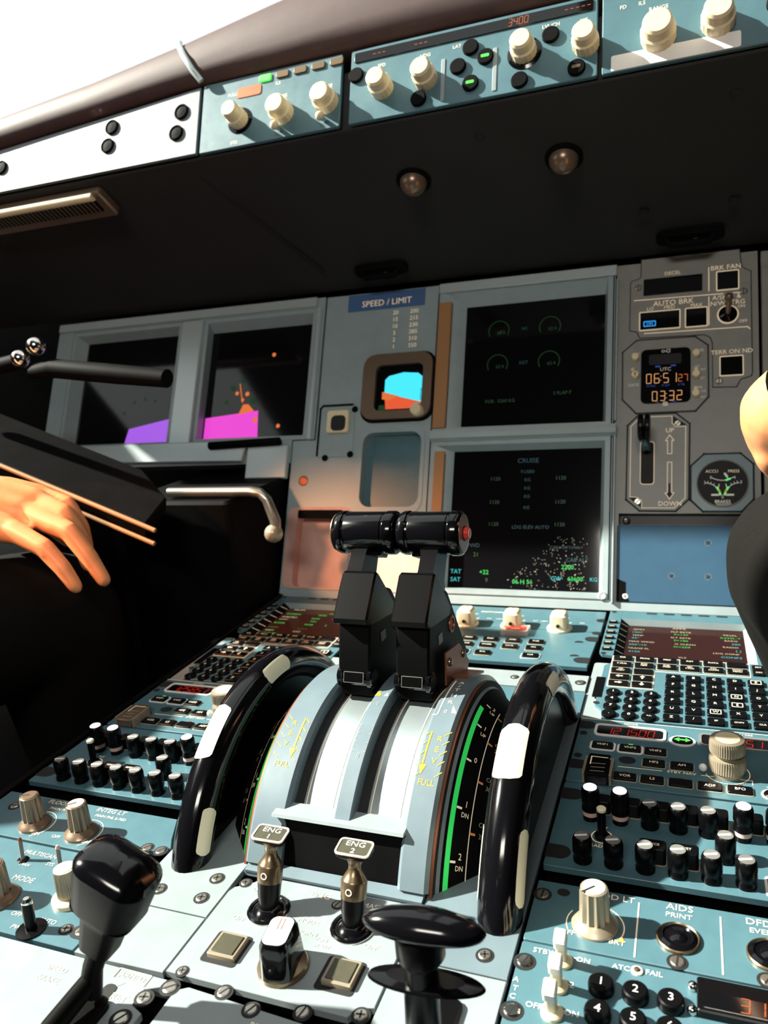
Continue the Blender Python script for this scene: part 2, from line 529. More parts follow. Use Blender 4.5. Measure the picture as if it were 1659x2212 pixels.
cdu(0, 'keyboard computer unit on the right of the console, screen lit with green and cream text', [
    ('APPR', 50, 91, 5.6, G_WHT, 'CENTER'), ('QNH', 5, 84, 4.6, G_WHT, 'LEFT'), ('FLP RETR', 42, 82, 4.6, G_WHT, 'LEFT'), ('FINAL', 104, 80, 4.6, G_WHT, 'RIGHT'),
    ('1007', 4, 76, 5.2, G_CYAN, 'LEFT'), ('F=147', 45, 75, 5.2, G_GRN, 'LEFT'), ('ILS32L-Y', 107, 73, 5.0, G_GRN, 'RIGHT'),
    ('TEMP', 5, 68, 4.4, G_WHT, 'LEFT'), ('SLT RETR', 42, 67, 4.4, G_WHT, 'LEFT'), ('BARO', 104, 66, 4.4, G_WHT, 'RIGHT'),
    ('02\u00b0', 5, 61, 5.2, G_CYAN, 'LEFT'), ('S=186', 45, 60, 5.2, G_GRN, 'LEFT'), ('280', 106, 58, 5.2, G_CYAN, 'RIGHT'),
    ('MAG WIND', 3, 52, 4.4, G_WHT, 'LEFT'), ('O CLEAN', 46, 51, 4.4, G_WHT, 'LEFT'), ('RADIO', 104, 50, 4.4, G_WHT, 'RIGHT'),
    ('300\u00b0/10', 3, 44, 5.2, G_CYAN, 'LEFT'), ('O=209', 45, 44, 5.2, G_GRN, 'LEFT'), ('[ ]', 106, 42, 5.2, G_CYAN, 'RIGHT'),
    ('TRANS FL', 3, 35, 4.4, G_WHT, 'LEFT'), ('LDG CONF', 104, 34, 4.4, G_WHT, 'RIGHT'), ('4150', 4, 27, 5.2, G_CYAN, 'LEFT'), ('CONF3', 106, 26, 5.4, G_CYAN, 'RIGHT'),
    ('VLS', 50, 19, 4.4, G_WHT, 'LEFT'), ('130', 51, 11, 5.2, G_GRN, 'LEFT'), ('FULL*', 106, 10, 5.2, G_GRN, 'RIGHT')], 1)
cdu(-404, 'keyboard computer unit on the left of the console, screen behind the thrust levers', [
    ('FROM', 8, 90, 5.4, G_WHT, 'LEFT'), ('SPD/ALT', 78, 82, 4.6, G_GRN, 'RIGHT'), ('KOREN', 5, 76, 5.4, G_GRN, 'LEFT'), ('0642', 48, 76, 5.2, G_GRN, 'LEFT'), ('250/', 76, 75, 5, G_GRN, 'LEFT'),
    ('(DECEL)', 4, 66, 5.4, G_WHT, 'LEFT'), ('0645', 44, 65, 5.2, G_GRN, 'LEFT'), ('*2300', 70, 65, 5, G_MAG, 'LEFT'), ('C310\u00b0', 4, 58, 4.6, G_WHT, 'LEFT'), ('TRK', 46, 56, 4.6, G_GRN, 'LEFT'),
    ('ILS32L', 3, 47, 5.4, G_GRN, 'LEFT'), ('0648', 44, 46, 5.2, G_GRN, 'LEFT'), ('3', 70, 46, 5, G_GRN, 'LEFT'), ('-------', 3, 34, 5.4, G_GRN, 'LEFT'), ('- - - -', 42, 33, 5.2, G_GRN, 'LEFT'),
    ('DEST', 4, 24, 4.6, G_WHT, 'LEFT'), ('UTC', 40, 24, 4.6, G_WHT, 'LEFT'), ('LEMD32L', 2, 15, 5.4, G_GRN, 'LEFT'), ('0651', 42, 14, 5.2, G_GRN, 'LEFT'), ('3.1', 72, 14, 5.2, G_MAG, 'LEFT')], -1)

# ---- radio panels
def radio(dx, label, active, green_on, legend):
    t = thing('radio_panel', label, 'radio panel', 'ped', (191 + dx, 548, -4), 'radio panels on the console')
    X = lambda v: v + dx
    mb = MB()
    mb.plate(X(118), 502, X(264), 594.4, -4, 0, PAINT, 1, .3)
    mb.line([(X(118.5), 592.6), (X(263), 592.6)], .6, LEG)
    for yy in (582.5, 524):
        notch(mb, X(117.6), yy, 13, 12)
    for yy in (569.5, 536):
        mb.flat(circ(X(122.3), yy, 3), .3, GROOVE)
    mb.text('ACTIVE', X(156.5), 589.5, 3.2, LEG)
    mb.text('STBY / CRS', X(236), 589.5, 3.2, LEG)
    mb.text('STBY NAV', X(194.5), 527.4, 4.2, LEG)
    mb.line([(X(152), 526.6), (X(181.5), 527)], .6, LEG)
    mb.line([(X(207.5), 527.2), (X(239.5), 527.3), (X(239.5), 522)], .6, LEG)
    mb.line([(X(224) + 14.5 * cos(R(a)), 534.5 + 14.5 * sin(R(a))) for a in range(-160, 41, 12)], .6, LEG)
    leds = [(138.5, 558.8), (158.4, 558.2), (176.2, 557.6), (175.8, 541.6), (194.6, 541.6)] + [(q, 520) for q in (157.5, 175.6, 194, 212.6, 231.3)]
    for i, (q, w) in enumerate(leds):
        mb.flat([(X(q) - 2, w + 1), (X(q), w - 1), (X(q) + 2, w + 1)], .3, G_LED if i == green_on else RUST)
    mb.flat(circ(X(157.4), 536.4, 6.0, 4.8), .3, GROOVE)
    part(mb, 'faceplate', t)
    for (x0, x1, tx, xx, ox) in ((130, 183, active, 138, 0), (206, 259, '118.151', 213, 1)):
        mb = MB()
        mb.ring(rrect(X(x0), 567.6, X(x1), 585.8, 4), rrect(X(x0) + 2.0, 569.6, X(x1) - 2.0, 583.8, 2.6), -.1, .9, WHITE if not ox else GREY)
        mb.plate(X(x0) + 1.6, 569.2, X(x1) - 1.6, 584.2, -.2, .3, SCR, 2.6, .05)
        mb.seg7(tx, X(xx), 571.8, 9.5, G_RED, .45, .12, .66)
        part(mb, 'frequency_display', t)
    mb = MB()
    mb.ring(circ(X(194.6), 571, 9.4, 7.4, 24), circ(X(194.6), 571, 7.6, 5.4, 24), -.1, .8, WHITE)
    mb.prism(rrect(X(187.4), 566, X(201.8), 576, 4), -.2, 1.6, KEYB, .5)
    mb.flat([(X(188.6), 571), (X(192.4), 574), (X(192.4), 572), (X(196.8), 572), (X(196.8), 574), (X(200.6), 571), (X(196.8), 568), (X(196.8), 570), (X(192.4), 570), (X(192.4), 568)], 1.7, G_LED)
    part(mb, 'transfer_key', t)
    for i, (q, w, nm) in enumerate(((138.5, 552.4, 'VHF1'), (158.4, 551.8, 'VHF2'), (176.2, 551.0, 'VHF3'), (175.8, 535.0, 'HF2'), (194.6, 535.0, 'AM'))):
        key(t, X(q), w, 15.4, 9, nm, 4.2, 1.8, 1.2, 'key', halo=WHITE if i < 2 else None, rim=None if i < 2 else LEGD)
    for q, nm in ((157.5, 'VOR'), (175.6, 'LS'), (194, ''), (212.6, 'ADF'), (231.3, 'BFO')):
        key(t, X(q), 513.3, 15.4, 9, nm, 4.2, 1.8, 1.2, 'key', rim=LEGD)
    mb = MB()
    gm = SCR if dx == 0 else TAUPE
    mb.plate(X(131.5), 499.5, X(147.5), 529, 1, 7.5, gm, 1.4, .8)
    mb.plate(X(129.5), 500.5, X(131.3), 524, 0, 8.3, KNURL, .5, .3)
    mb.plate(X(147.7), 500.5, X(149.5), 524, 0, 8.3, KNURL, .5, .3)
    mb.line([(X(134), 514), (X(134), 524), (X(145), 524)], .8, LEG, 7.7)
    for k in range(3):
        mb.line([(X(135), 505 + 5 * k), (X(144), 505.6 + 5 * k)], .7, LEGD, 7.7)
    part(mb, 'switch_guard', t)
    mb = MB()
    mb.lathe(X(250), 513, [(6.2, -.1), (6.2, .4), (5, .5)], LEG, 22)
    mb.lathe(X(250), 513, [(5, .3), (4, 1.6), (1.6, 2)], KEYB, 18)
    mb.tube([(X(250), 513, 1), (X(250), 515, 12)], [1.6, 2.2], CHROME, 12)
    mb.text('ON', X(250), 521.5, 3, LEG)
    mb.text('OFF', X(250), 504.6, 3, LEG)
    part(mb, 'toggle_switch', t)
    mb = MB()
    kx, ky = X(224), 534.5
    mb.lathe(kx, ky, [(11, 0), (11, 3.2), (12.2, 4), (12.2, 12), (11.4, 13.2), (8.6, 13.6), (8.6, 16.6)], KNURL, 96, flute=48, fd=.7, f0=3, f1=3)
    part(mb, 'outer_knob', t)
    mb = MB()
    mb.lathe(kx, ky, [(8.6, 16), (11.6, 17), (11.8, 18), (11.8, 24.6), (10.8, 26.4), (8, 26.9)], KNURL, 96, CREAM, flute=48, fd=.6, f0=2, f1=3)
    part(mb, 'inner_knob', t)
    mb = MB()
    mb.ball((X(208.4), 531.2, 4), 2.8, WHITE)
    part(mb, 'pointer_pin', t)
    return t
radio(0, 'radio tuning panel on the right of the console, red digits, below the right keyboard unit', '121.500', 1, '')
radio(-404, 'radio tuning panel on the left of the console, red digits, copper-brown switch guard', '125.851', 0, '')

# ---- audio control panels
def volume_knob(parent, x, y, lit):
    mb = MB()
    h = 16.6
    z = 0
    if lit:
        mb.lathe(x, y, [(5.0, 0), (5.0, 4.4)], BLACK, 22)
        mb.lathe(x, y, [(5.25, 3.6), (5.25, 7.2)], PINKR, 22)
        z = 6.8
        h = 15.6
    mb.lathe(x, y, [(5.6, z), (5.6, z + 2.2), (5.1, z + 3.6), (5.1, z + 5), (5.8, z + 6.2), (5.8, z + h - 2.2), (5.2, z + h - .6), (4.7, z + h)], BLACK, 26)
    if lit:
        mb.lathe(x, y, [(4.3, z + h - .1), (4.3, z + h + .4), (3.6, z + h + .9)], CAPW, 22)
    else:
        mb.lathe(x, y, [(4.3, z + h - .1), (4.3, z + h + .25)], GREY, 22)
        mb.line([(x - 3.4, y - 1.0), (x + 2.0, y + .7)], 1.7, WHITE, z + h + .35)
    return part(mb, 'volume_knob', parent)

def audio(dx, xs1, label, tabs1):
    t = thing('audio_panel', label, 'audio panel', 'ped', (191 + dx, 454, -4), 'audio panels on the console')
    X = lambda v: v + dx
    mb = MB()
    x0, x1 = (118, 264) if dx == 0 else (118 - 5.0, 264 - 4.0)
    mb.plate(X(x0), 409.5, X(x1), 499.5, -4, 0, PAINT, 1, .3)
    for yy in (485.5, 423.3):
        notch(mb, X(x0 - .4), yy, 15, 13)
    mb.line([(X(149) + 6.4 * cos(R(a)), 443.5 + 6.4 * sin(R(a))) for a in range(0, 361, 20)], .6, LEG)
    mb.text('INT', X(149), 452.6, 3.4, LEG)
    mb.text('RAD', X(146.5), 434, 4, LEG)
    part(mb, 'faceplate', t)
    for i, x in enumerate(xs1):
        key(t, X(x) + 4.2, 472, 15.2, 9.6, '', 3, 9, 1.8, 'call_key', rim=LEGD)
        volume_knob(t, X(x), 461.6, i in (0, 1, 5, 6))
    for i in range(6):
        x = 140.2 + 17.9 * i
        if i in (2, 3):
            key(t, X(x) + 3.6, 429.5, 15.2, 9.6, 'VOICE' if i == 2 else 'RESET', 3, 10.5, 1.8, 'call_key', rim=LEGD)
        volume_knob(t, X(x), 419.3, False)
    if dx:
        volume_knob(t, X(140.2 + 17.9 * 6), 419.3, False)
    else:
        key(t, X(247), 421, 12, 14, 'ON', 4, 3, 1.5, 'key', halo=WHITE)
    volume_knob(t, X(219.6 if dx == 0 else 222), 439, False)
    mb = MB()
    mb.lathe(X(149), 443.5, [(4.6, 0), (4.6, 2), (3, 3)], BLACK, 20)
    mb.tube([(X(149), 443.5, 2), (X(149), 443.8, 19)], [2.6, 2.9], BLACK, 14)
    mb.lathe(X(149), 443.8, [(3.0, 18.6), (3.0, 20.2), (2.2, 20.9)], LUM, 14)
    part(mb, 'toggle_switch', t)
    return t
audio(0, (140.2, 158.6, 176.6, 193.4, 210.6, 230.2, 248), 'audio control panel on the right of the console with black volume knobs', ())
audio(-398.6, (139.4, 157.4, 176.6, 194.6, 212.6, 229.6), 'audio control panel on the left of the console with black volume knobs', ())

# ---- display switching panel with three cream selectors
t = thing('display_switching_panel', 'pale panel with three cream selector knobs behind the thrust levers', 'switch panel', 'ped', (30, 760, -4))
mb = MB()
mb.plate(-132, 775, 114.5, 833, -4, 0, PAINT, 1, .3)
mb.prism([(-132, 689.6), (110.5, 689.6), (113.5, 774.2), (-132, 774.2)], -4, -.2, PAINT, .3)
notch(mb, 113.8, 755.8, 13, 11, -1)
notch(mb, 111.4, 704.1, 15, 12, -1)
notch(mb, 114.6, 807, 8, 9, -1)
notch(mb, 113.8, 772, 8, 7, -1)
mb.text('SWITCHING', -6, 816.6, 5.4, LEG)
for kx in (-28, 23, 72.3):
    mb.text('NORM', kx + 1, 809, 3.2, LEG)
    mb.text('CAPT', kx - 19, 797, 3.2, LEG)
    mb.text('F/O', kx + 21, 797, 3.4, LEG)
    for a in (60, 90, 120):
        mb.line([(kx + 15 * cos(R(a)), 781 + 15 * sin(R(a))), (kx + 19 * cos(R(a)), 781 + 19 * sin(R(a)))], .7, LEG)
for q, w in ((96.3, 746), (96.2, 712.5)):
    mb.flat([(q + 4.4 * cos(R(a)), w + 3.6 * sin(R(a))) for a in range(10, 191, 15)], .2, GROOVE)
part(mb, 'faceplate', t)
for kx in (-28, 23, 72.3):
    mb = MB()
    mb.lathe(kx, 779, [(13.2, -.2), (13.2, 1.4), (12.2, 2.6), (9, 3)], CREAM, 32)
    P = rrect(kx - 9, 768, kx + 9, 790, 3.4)
    Q = rrect(kx - 8.2, 769.4, kx + 8.2, 789, 3.2)
    S = rrect(kx - 6.4, 771.4, kx + 6.4, 787, 3)
    mb.loops([[(a, b, 2) for a, b in P], [(a, b, 16) for a, b in Q], [(a, b, 18) for a, b in S]], CREAM)
    mb.line([(kx - .9, 784.5), (kx - .9, 788.4)], .5, RUST, 18.15)
    mb.line([(kx + .9, 784.5), (kx + .9, 788.4)], .5, RUST, 18.15)
    mb.M = axisM((kx, 767.9, 7), (0, -1, 0.06))
    mb.lathe(0, 0, [(1.9, -.6), (1.9, .5), (1.3, .55)], GROOVE, 14)
    mb.M = None
    part(mb, 'selector_knob', t)
mb = MB()
mb.plate(18.6, 756.5, 39.6, 769.5, -.2, 4, REDP, 1, .4)
mb.frame(14.6, 753.5, 43.6, 772, 2.4, -.2, 5.4, CLEAR, 2)
mb.text('EMER', 29, 763, 4, LEG, 4.1)
part(mb, 'guarded_key', t)
for yy, row in ((739.4, ((-38.5, 'BLEED'), (-15, 'PRESS'), (8, 'ELEC'), (31.2, 'HYD'), (55, 'FUEL'))), (724, ((-38.5, 'COND'), (-15, 'DOOR'), (7.7, 'WHEEL'), (31.1, 'F/CTL'), (55.1, 'ALL'))), (705.6, ((-38.5, 'CLR'), (-14.7, 'STS'), (7.9, 'RCL'), (55.2, 'CLR')))):
    for q, nm in row:
        fr = yy < 710 and q in (-14.7, 55.2)
        key(t, q, yy, 15.6, 9.2, nm, 3.6, 1.8, 1.2, 'key', halo=ALU if fr else None, rim=None if fr else LEGD)

# ---- plain cover plates
def cover(label, P, screws, mtl=PLATE, at=None):
    cx = sum(p[0] for p in P) / len(P)
    cy = sum(p[1] for p in P) / len(P)
    t = thing('cover_plate', label, 'cover plate', 'ped', (cx, cy, -4))
    mb = MB()
    mb.prism(P, -4, 0, mtl, .3)
    part(mb, 'plate', t)
    for s_ in screws:
        screw(t, *s_)
    return t
cover('long pale blanking plate in front of the thrust quadrant, between quadrant and switching panel', [(-140, 641), (115, 641), (115, 671.5), (-140, 671.5)], [(49.8, 658, 2.8, '-', 10), (109, 656.8, 3.4, '-', 10)])
cover('blue-grey blanking plate around the far end of the trim wheels', [(-140, 500), (-118, 500), (-118, 592), (-62, 592), (-62, 610), (62, 610), (62, 592), (115.6, 592), (115.6, 638.6), (-140, 638.6)], [], PAINT)
cover('pale blanking plate with three crosshead screws beside the left trim wheel foot', [(-117.5, 317.4), (-59.6, 317.4), (-59.6, 590), (-117.5, 590)], [(-101.9, 330.4, 3.4, '+', 15), (-71.4, 330.3, 3.4, '+', 15), (-71.6, 347.8, 3.4, '+', 20)])
cover('bare pale blanking plate left of the engine panel', [(-118, 274.8), (-95, 274.8), (-59.6, 276), (-59.6, 316.4), (-104.3, 316.4), (-118, 322)][::1], [])
cover('blanking plate coloured darker for shade, running along under the right trim wheel', [(59, 319.6), (115.6, 319.6), (115.6, 590), (59, 590)], [(101.3, 331.9, 3.4, '+', 15)], QP)  # shade beside the wheel painted as a darker plate colour
cover('pale blanking plate with the black flap lever standing on it', [(59, 190), (115.6, 190), (115.6, 318.6), (59, 318.6)], [])

# ---- flood and integral light panel (left)
t = thing('lighting_panel', 'pale lighting panel with two brown fluted knobs, left of the left trim wheel', 'light panel', 'ped', (-200, 375, -4))
mb = MB()
mb.prism([(-287, 348.6), (-141, 348.6), (-139, 356), (-119, 366), (-124, 374), (-134, 394.4), (-287, 394.4)], -4, 0, PAINT, .3)
mb.text('FLOOD LT', -231, 390, 6, LEG)
mb.text('MAIN PNL', -229, 383.4, 4, LEG)
mb.text('INTEG LT', -188, 390.4, 6, LEG)
mb.text('MAIN PNL & PED', -183.5, 384, 3.6, LEG)
mb.text('OFF', -207.6, 356.4, 4, LEG)
mb.text('BRT', -224.5, 355.8, 4, LEG)
mb.text('BRT', -181.5, 356.6, 4, LEG)
mb.text('OFF', -166, 357, 4, LEG)
for kx in (-234.4, -192.4):
    mb.line([(kx + 14.4 * cos(R(a)), 364.6 + 14.4 * sin(R(a))) for a in range(-60, 101, 10)], .6, LEG)
part(mb, 'faceplate', t)
knob_flute(t, -234.4, 364.6, 11.2, 6.8, 23, TAUPE, TAUPE, ang=200)
knob_flute(t, -192.4, 364.6, 11.6, 7.0, 23, TAUPE, CREAM, ang=220)
screw(t, -268, 379, 3.4, '-', 10)
screw(t, -135.3, 362.2, 3.4, '-', 50)
screw(t, -124.0, 361.8, 3.4, '-', 50)

# ---- weather radar panel (left)
t = thing('radar_panel', 'radar control panel with small toggles and a cream-topped knob, at the left edge', 'switch panel', 'ped', (-200, 310, -4))
mb = MB()
mb.plate(-287, 275.4, -119.5, 346.4, -4, 0, PAINT, 1, .3)
mb.text('MULTISCAN', -203, 338, 5, LEG)
mb.text('MODE', -195.6, 315.3, 6, LEG)
mb.text('SYS', -189, 331.5, 4, LEG)
mb.text('GAIN', -160, 324, 4, LEG)
mb.text('OFF', -174.6, 289.2, 4.6, LEG)
mb.text('AUTO', -151, 289.4, 4.6, LEG)
mb.text('PWS', -165.3, 280.4, 4.4, LEG)
mb.text('MAN', -206, 327, 3.6, LEG)
notch(mb, -119.3, 287.6, 12, 10, -1)
part(mb, 'faceplate', t)
for q, w, h, r, tip in ((-211, 330.4, 15, 1.4, RUST), (-179, 330.2, 15, 1.5, PINKR), (-155.6, 281.6, 19, 3.3, CHROME)):
    mb = MB()
    mb.lathe(q, w, [(r * 2.6, 0), (r * 2.6, .8), (r * 2, 1.2), (r * 1.4, 1.4)], BLACK, 20)
    mb.tube([(q, w, .8), (q, w + .6, h * .8), (q, w + .8, h)], [r, r, r * .9], BLACK if r > 2 else GREY, 12)
    mb.lathe(q, w + .8, [(r * .95, h - 3), (r * .95, h), (r * .5, h + 1.4)], tip, 12)
    part(mb, 'toggle_switch', t)
mb = MB()
mb.lathe(-151, 308.4, [(10.8, 0), (10.8, 2.6), (10, 3.4), (7, 4)], CREAM, 30)
mb.lathe(-151, 308.4, [(7, 3.4), (6.8, 20.5), (6.4, 22)], KNURL, 72, CREAM, flute=36, fd=.4, f0=0, f1=1)
mb.lathe(-151, 308.4, [(5.2, 21.8), (5.2, 22.3)], CREAM, 24)
part(mb, 'gain_knob', t)
knob_flute(t, -197.5, 296.8, 13, 8, 24, TAUPE, TAUPE, ang=200)
screw(t, -135.2, 287.2, 3.0, '+', 20)
screw(t, -124.6, 288.4, 3.6, '-', 60)

# ---- right flood light / print panel
t = thing('lighting_panel', 'blue lighting panel with one tall fluted knob and round black buttons, right side', 'light panel', 'ped', (191, 370, -4))
mb = MB()
mb.plate(118, 348.6, 264, 395.6, -4, 0, PAINT, 1, .3)
for q in (174.2, 215.5):
    mb.line([(q, 350.8), (q, 390)], .8, LEG)
mb.text('AIDS', 195.2, 391.6, 6.6, LEG)
mb.text('PRINT', 194.8, 385.4, 5, LEG)
mb.text('DFDR', 236, 390.6, 6.6, LEG)
mb.text('EVENT', 236.5, 384.4, 5, LEG)
mb.text('FLOOD LT', 157.4, 391, 6.2, LEG)
mb.text('OFF', 139.6, 358.8, 4.8, LEG)
mb.text('BRT', 165, 358, 4.8, LEG)
mb.line([(153 + 15 * cos(R(a)), 367.6 + 15 * sin(R(a))) for a in range(-28, 70, 8)], .6, LEG)
mb.line([(153 + 15 * cos(R(a)), 367.6 + 15 * sin(R(a))) for a in range(150, 215, 8)], .6, LEG)
mb.flat([(167.5, 362.6), (164.4, 358.9), (168.9, 358.6)], .3, ORNG)
mb.flat(circ(133.4, 388.2, 3.6, 3), .3, GROOVE)
part(mb, 'faceplate', t)
knob_flute(t, 153, 367.8, 12.4, 7.6, 23.5, KNURL, WHITE, ang=225)
for q in (194.7, 237.6):
    mb = MB()
    mb.lathe(q, 368.6, [(10.9, -.2), (10.9, 1.4), (10.3, 1.9), (9.6, 1.2)], BRONZE, 32)
    mb.lathe(q, 368.6, [(9.7, .4), (9.4, 1.6), (7.6, 2.6), (6.8, 1.9), (4.8, 1.7), (3, 2.9), (.6, 3.4)], GLOSS, 32)
    part(mb, 'push_button', t)
screw(t, 122.2, 384, 3.6, '-', 85)
screw(t, 194.6, 353, 3.6, '-', 85)
screw(t, 235.6, 352.4, 3.6, '-', 60)

# ---- transponder panel
t = thing('transponder_panel', 'pale transponder panel with round number keys and red code digits', 'keypad panel', 'ped', (191, 308, -4))
mb = MB()
mb.plate(118, 262, 264, 347.2, -4, 0, PAINT, 1, .3)
for s_, q, w, h in (('STBY', 129.6, 342.2, 4.6), ('ON', 150, 341.6, 4.6), ('2', 146.6, 324.6, 5), ('OFF', 131, 308, 4.6), ('ON', 148.6, 308.2, 4.6), ('ATC', 168.4, 342, 4.4), ('FAIL', 184, 342.4, 4.4), ('A', 119.8, 321, 4.4), ('T', 120.6, 315.6, 4.4), ('C', 120.2, 310.6, 4.4)):
    mb.text(s_, q, w, h, WHITE)
for q, w in ((145.4, 342.0), (144.2, 324.6), (144.4, 308.6)):
    mb.line([(q, w), (q + 2, w)], .6, WHITE)
part(mb, 'faceplate', t)
mb = MB()
mb.lathe(176, 341.8, [(2.9, 0), (2.9, .8), (2.2, 1.2)], LEG, 18)
mb.lathe(176, 341.8, [(2.0, .8), (1.2, 1.9), (.3, 2.1)], BRONZE, 14)
part(mb, 'fail_lamp', t)
for i, nm in enumerate(('1', '2', '3', '4', '5', '6', '7', '0')):
    rkey(t, 160.4 + 15.9 * (i % 3), 326.2 - 16.2 * (i // 3) - (i % 3) * .4, 6.3, nm, 6.4, 5.0)
for w in (338, 322, 306):
    mb = MB()
    mb.lathe(140, w, [(5.4, -.2), (5.4, 1.6), (4.2, 3), (2.6, 3.8)], CREAM, 22)
    mb.M = axisM((140, w, 2), (0.03, -0.30, 1.0))
    mb.cbox(0, 0, 5.4, 5, 0, 15, CREAM, 1.4, .5)
    mb.cbox(0, 0, 6.2, 8.2, 14, 20, WHITE, 1.2, .8)
    mb.line([(0, .5), (0, 3.6)], .4, LEGD, 20.1)
    mb.M = None
    part(mb, 'toggle_switch', t)
mb = MB()
mb.plate(203.6, 322, 264, 342.4, 0, 4.4, KEYB, 1.4, .6)
mb.plate(206, 324, 262, 333.5, 4.0, 4.7, SCR, .8, .1)
mb.seg7('3141', 222, 325.2, 8, G_ORD, 4.85, .08, .8)
part(mb, 'code_display', t)
for q, w in ((201.8, 338.2), (201.6, 324)):
    mb = MB()
    mb.ball((q, w, 1.4), 2.5, CHROME)
    part(mb, 'display_stud', t)
screw(t, 121.8, 333.3, 4.0, '-', 70, m=CHROME)
screw(t, 121.6, 302.4, 4.0, '-', 70, m=CHROME)

# ---- engine start panel
t = thing('engine_start_panel', 'bright engine panel with two numbered engine levers and a mode knob', 'engine panel', 'ped', (0, 316, -4))
mb = MB()
mb.prism([(-58.6, 277.4), (46.8, 277.4), (50, 284), (57.6, 286), (57.6, 357), (-43, 357), (-47, 351), (-57, 344), (-58.6, 340)], -4, 0, PLATE, .3)
for s_, q, w, h in (('ENG', -1.6, 350.2, 6.4), ('MASTER', 34, 349.6, 5), ('MODE', .4, 329.6, 4.6), ('NORM', 3, 321.2, 4.4), ('IGN', 13.5, 319, 3.8), ('START', 15.5, 314.8, 3.4), ('CRANK', -10, 318.6, 3.6), ('OFF', 41.6, 321.4, 4.8), ('OFF', -40, 321.4, 4.8), ('ON', -41, 345, 4.6)):
    mb.text(s_, q, w, h, LEG)
for q in (-34.6, 33.4):
    mb.plate(q - 10.8, 288.4, q + 10.8, 310.4, -.1, .35, GROOVE, 2, .1)
part(mb, 'faceplate', t)
for q in (-34.6, 33.4):
    mb = MB()
    mb.cbox(q + 1.0, 299.6, 17, 16.6, 0, 3.2, KNURL, 1, .5)
    mb.cbox(q + 1.0, 299.6, 13.6, 13.2, 3.0, 3.9, OLIVE, .6, .4)
    part(mb, 'fault_light', t)
for q, nm in ((-26.3, '1'), (26.5, '2')):
    mb = MB()
    mb.lathe(q, 331.6, [(12.4, -.2), (12.4, 1.2), (11.4, 2.0), (10, 1.6), (9.4, .5)], GLOSS, 36)
    mb.lathe(q, 331.6, [(12.7, -.2), (12.7, .6), (12.2, .8)], CHROME, 36)
    mb.lathe(q, 331.6, [(9.6, .3), (8.6, 1.2), (6.2, 3.4), (3, 4)], GLOSS, 30)
    bs = part(mb, 'lever_boot', t)
    mb = MB()
    mb.M = axisM((q, 331.6, 2), (0.03, 0.30, 1))
    mb.lathe(0, 0, [(5.2, 0), (6.6, 8), (7.0, 15), (7.2, 16)], BLACK, 28)
    mb.lathe(0, 0, [(7.3, 15.6), (7.4, 24.6), (7.0, 25.4)], BRONZE, 28)
    mb.lathe(0, 0, [(7.0, 25.2), (5.6, 27.4), (3.7, 30.5), (3.5, 33), (4.6, 36), (7, 38.6)], BRONZE, 28)
    mb.M = mb.M @ Matrix.Rotation(R(-90), 4, 'Z')
    mb.M = Matrix.Translation(tuple(axisM((q, 331.6, 2), (0.03, 0.30, 1)) @ Vector((0, 0, 38.6)))) @ Matrix.Rotation(R(6), 4, 'X') @ Matrix.Translation((0, 0, -38.6))
    P0, P1, P2 = rrect(-6, -3.6, 6, 3.6, 2), rrect(-10, -6, 10, 6, 2.4), rrect(-10, -6, 10, 6, 2.4)
    mb.loops([[(a, b, 37) for a, b in P0], [(a, b, 40.2) for a, b in P1], [(a, b, 43) for a, b in P2]], BLACK)
    mb.frame(-10.2, -6.2, 10.2, 6.2, .9, 42.6, 43.5, LEG, 2.4)
    mb.flat(rrect(-9.5, -5.5, 9.5, 5.5, 1.8), 43.1, OLIVE)
    mb.text('ENG', 0, 2.5, 5.2, WHITE, 43.3, wx=1.15)
    mb.text(nm, 0, -2.6, 5.0, WHITE, 43.3, wx=1.2)
    mb.M = axisM((q, 331.6, 2), (0.03, 0.30, 1)) @ Matrix.Translation((0, 0, 20.4)) @ Matrix.Rotation(R(90), 4, 'X')
    mb.M = axisM(tuple(axisM((q, 331.6, 2), (0.03, 0.30, 1)) @ Vector((0, 0, 20.4))), (0, -1, 0.3))
    mb.ring(circ(0, 0, 1.9), circ(0, 0, 1.4), 7.0, 7.6, LEG)
    mb.M = None
    part(mb, 'engine_lever', t)
mb = MB()
kx, ky = 2.0, 296.2
mb.lathe(kx, ky, [(13.6, -.2), (13.6, 2.4), (12.8, 3.6), (9, 4.4)], BRONZE, 36)
a0 = R(8)
def rot8(P):
    return [(kx + (x) * cos(a0) - y * sin(a0), ky + x * sin(a0) + y * cos(a0)) for x, y in P]
L = []
for z, w, h in ((3, 9.2, 13), (12, 8.6, 12.4), (20, 8.0, 11.6), (22.6, 6.8, 10.4)):
    L.append([(x, y, z) for x, y in rot8(rrect(-w, -h, w, h, min(w, h) * .62, 5))])
mb.loops(L, GLOSS)
mb.flat(rot8(rrect(-6.4, -9.8, 6.4, 9.8, 4, 5)), 22.8, WHITE)
for o_ in (-1.1, 1.1):
    mb.line(rot8([(o_, 1), (o_, 8.6)]), .45, RUST, 22.95)
part(mb, 'mode_knob', t)
for a in ((-51.8, 348.8, 2.8, '+', 20), (-49.4, 279.4, 2.6, '+', 20), (52.8, 280, 3.4, '+', 10), (11, 346, 2.6, '-', 70)):
    screw(t, *a)

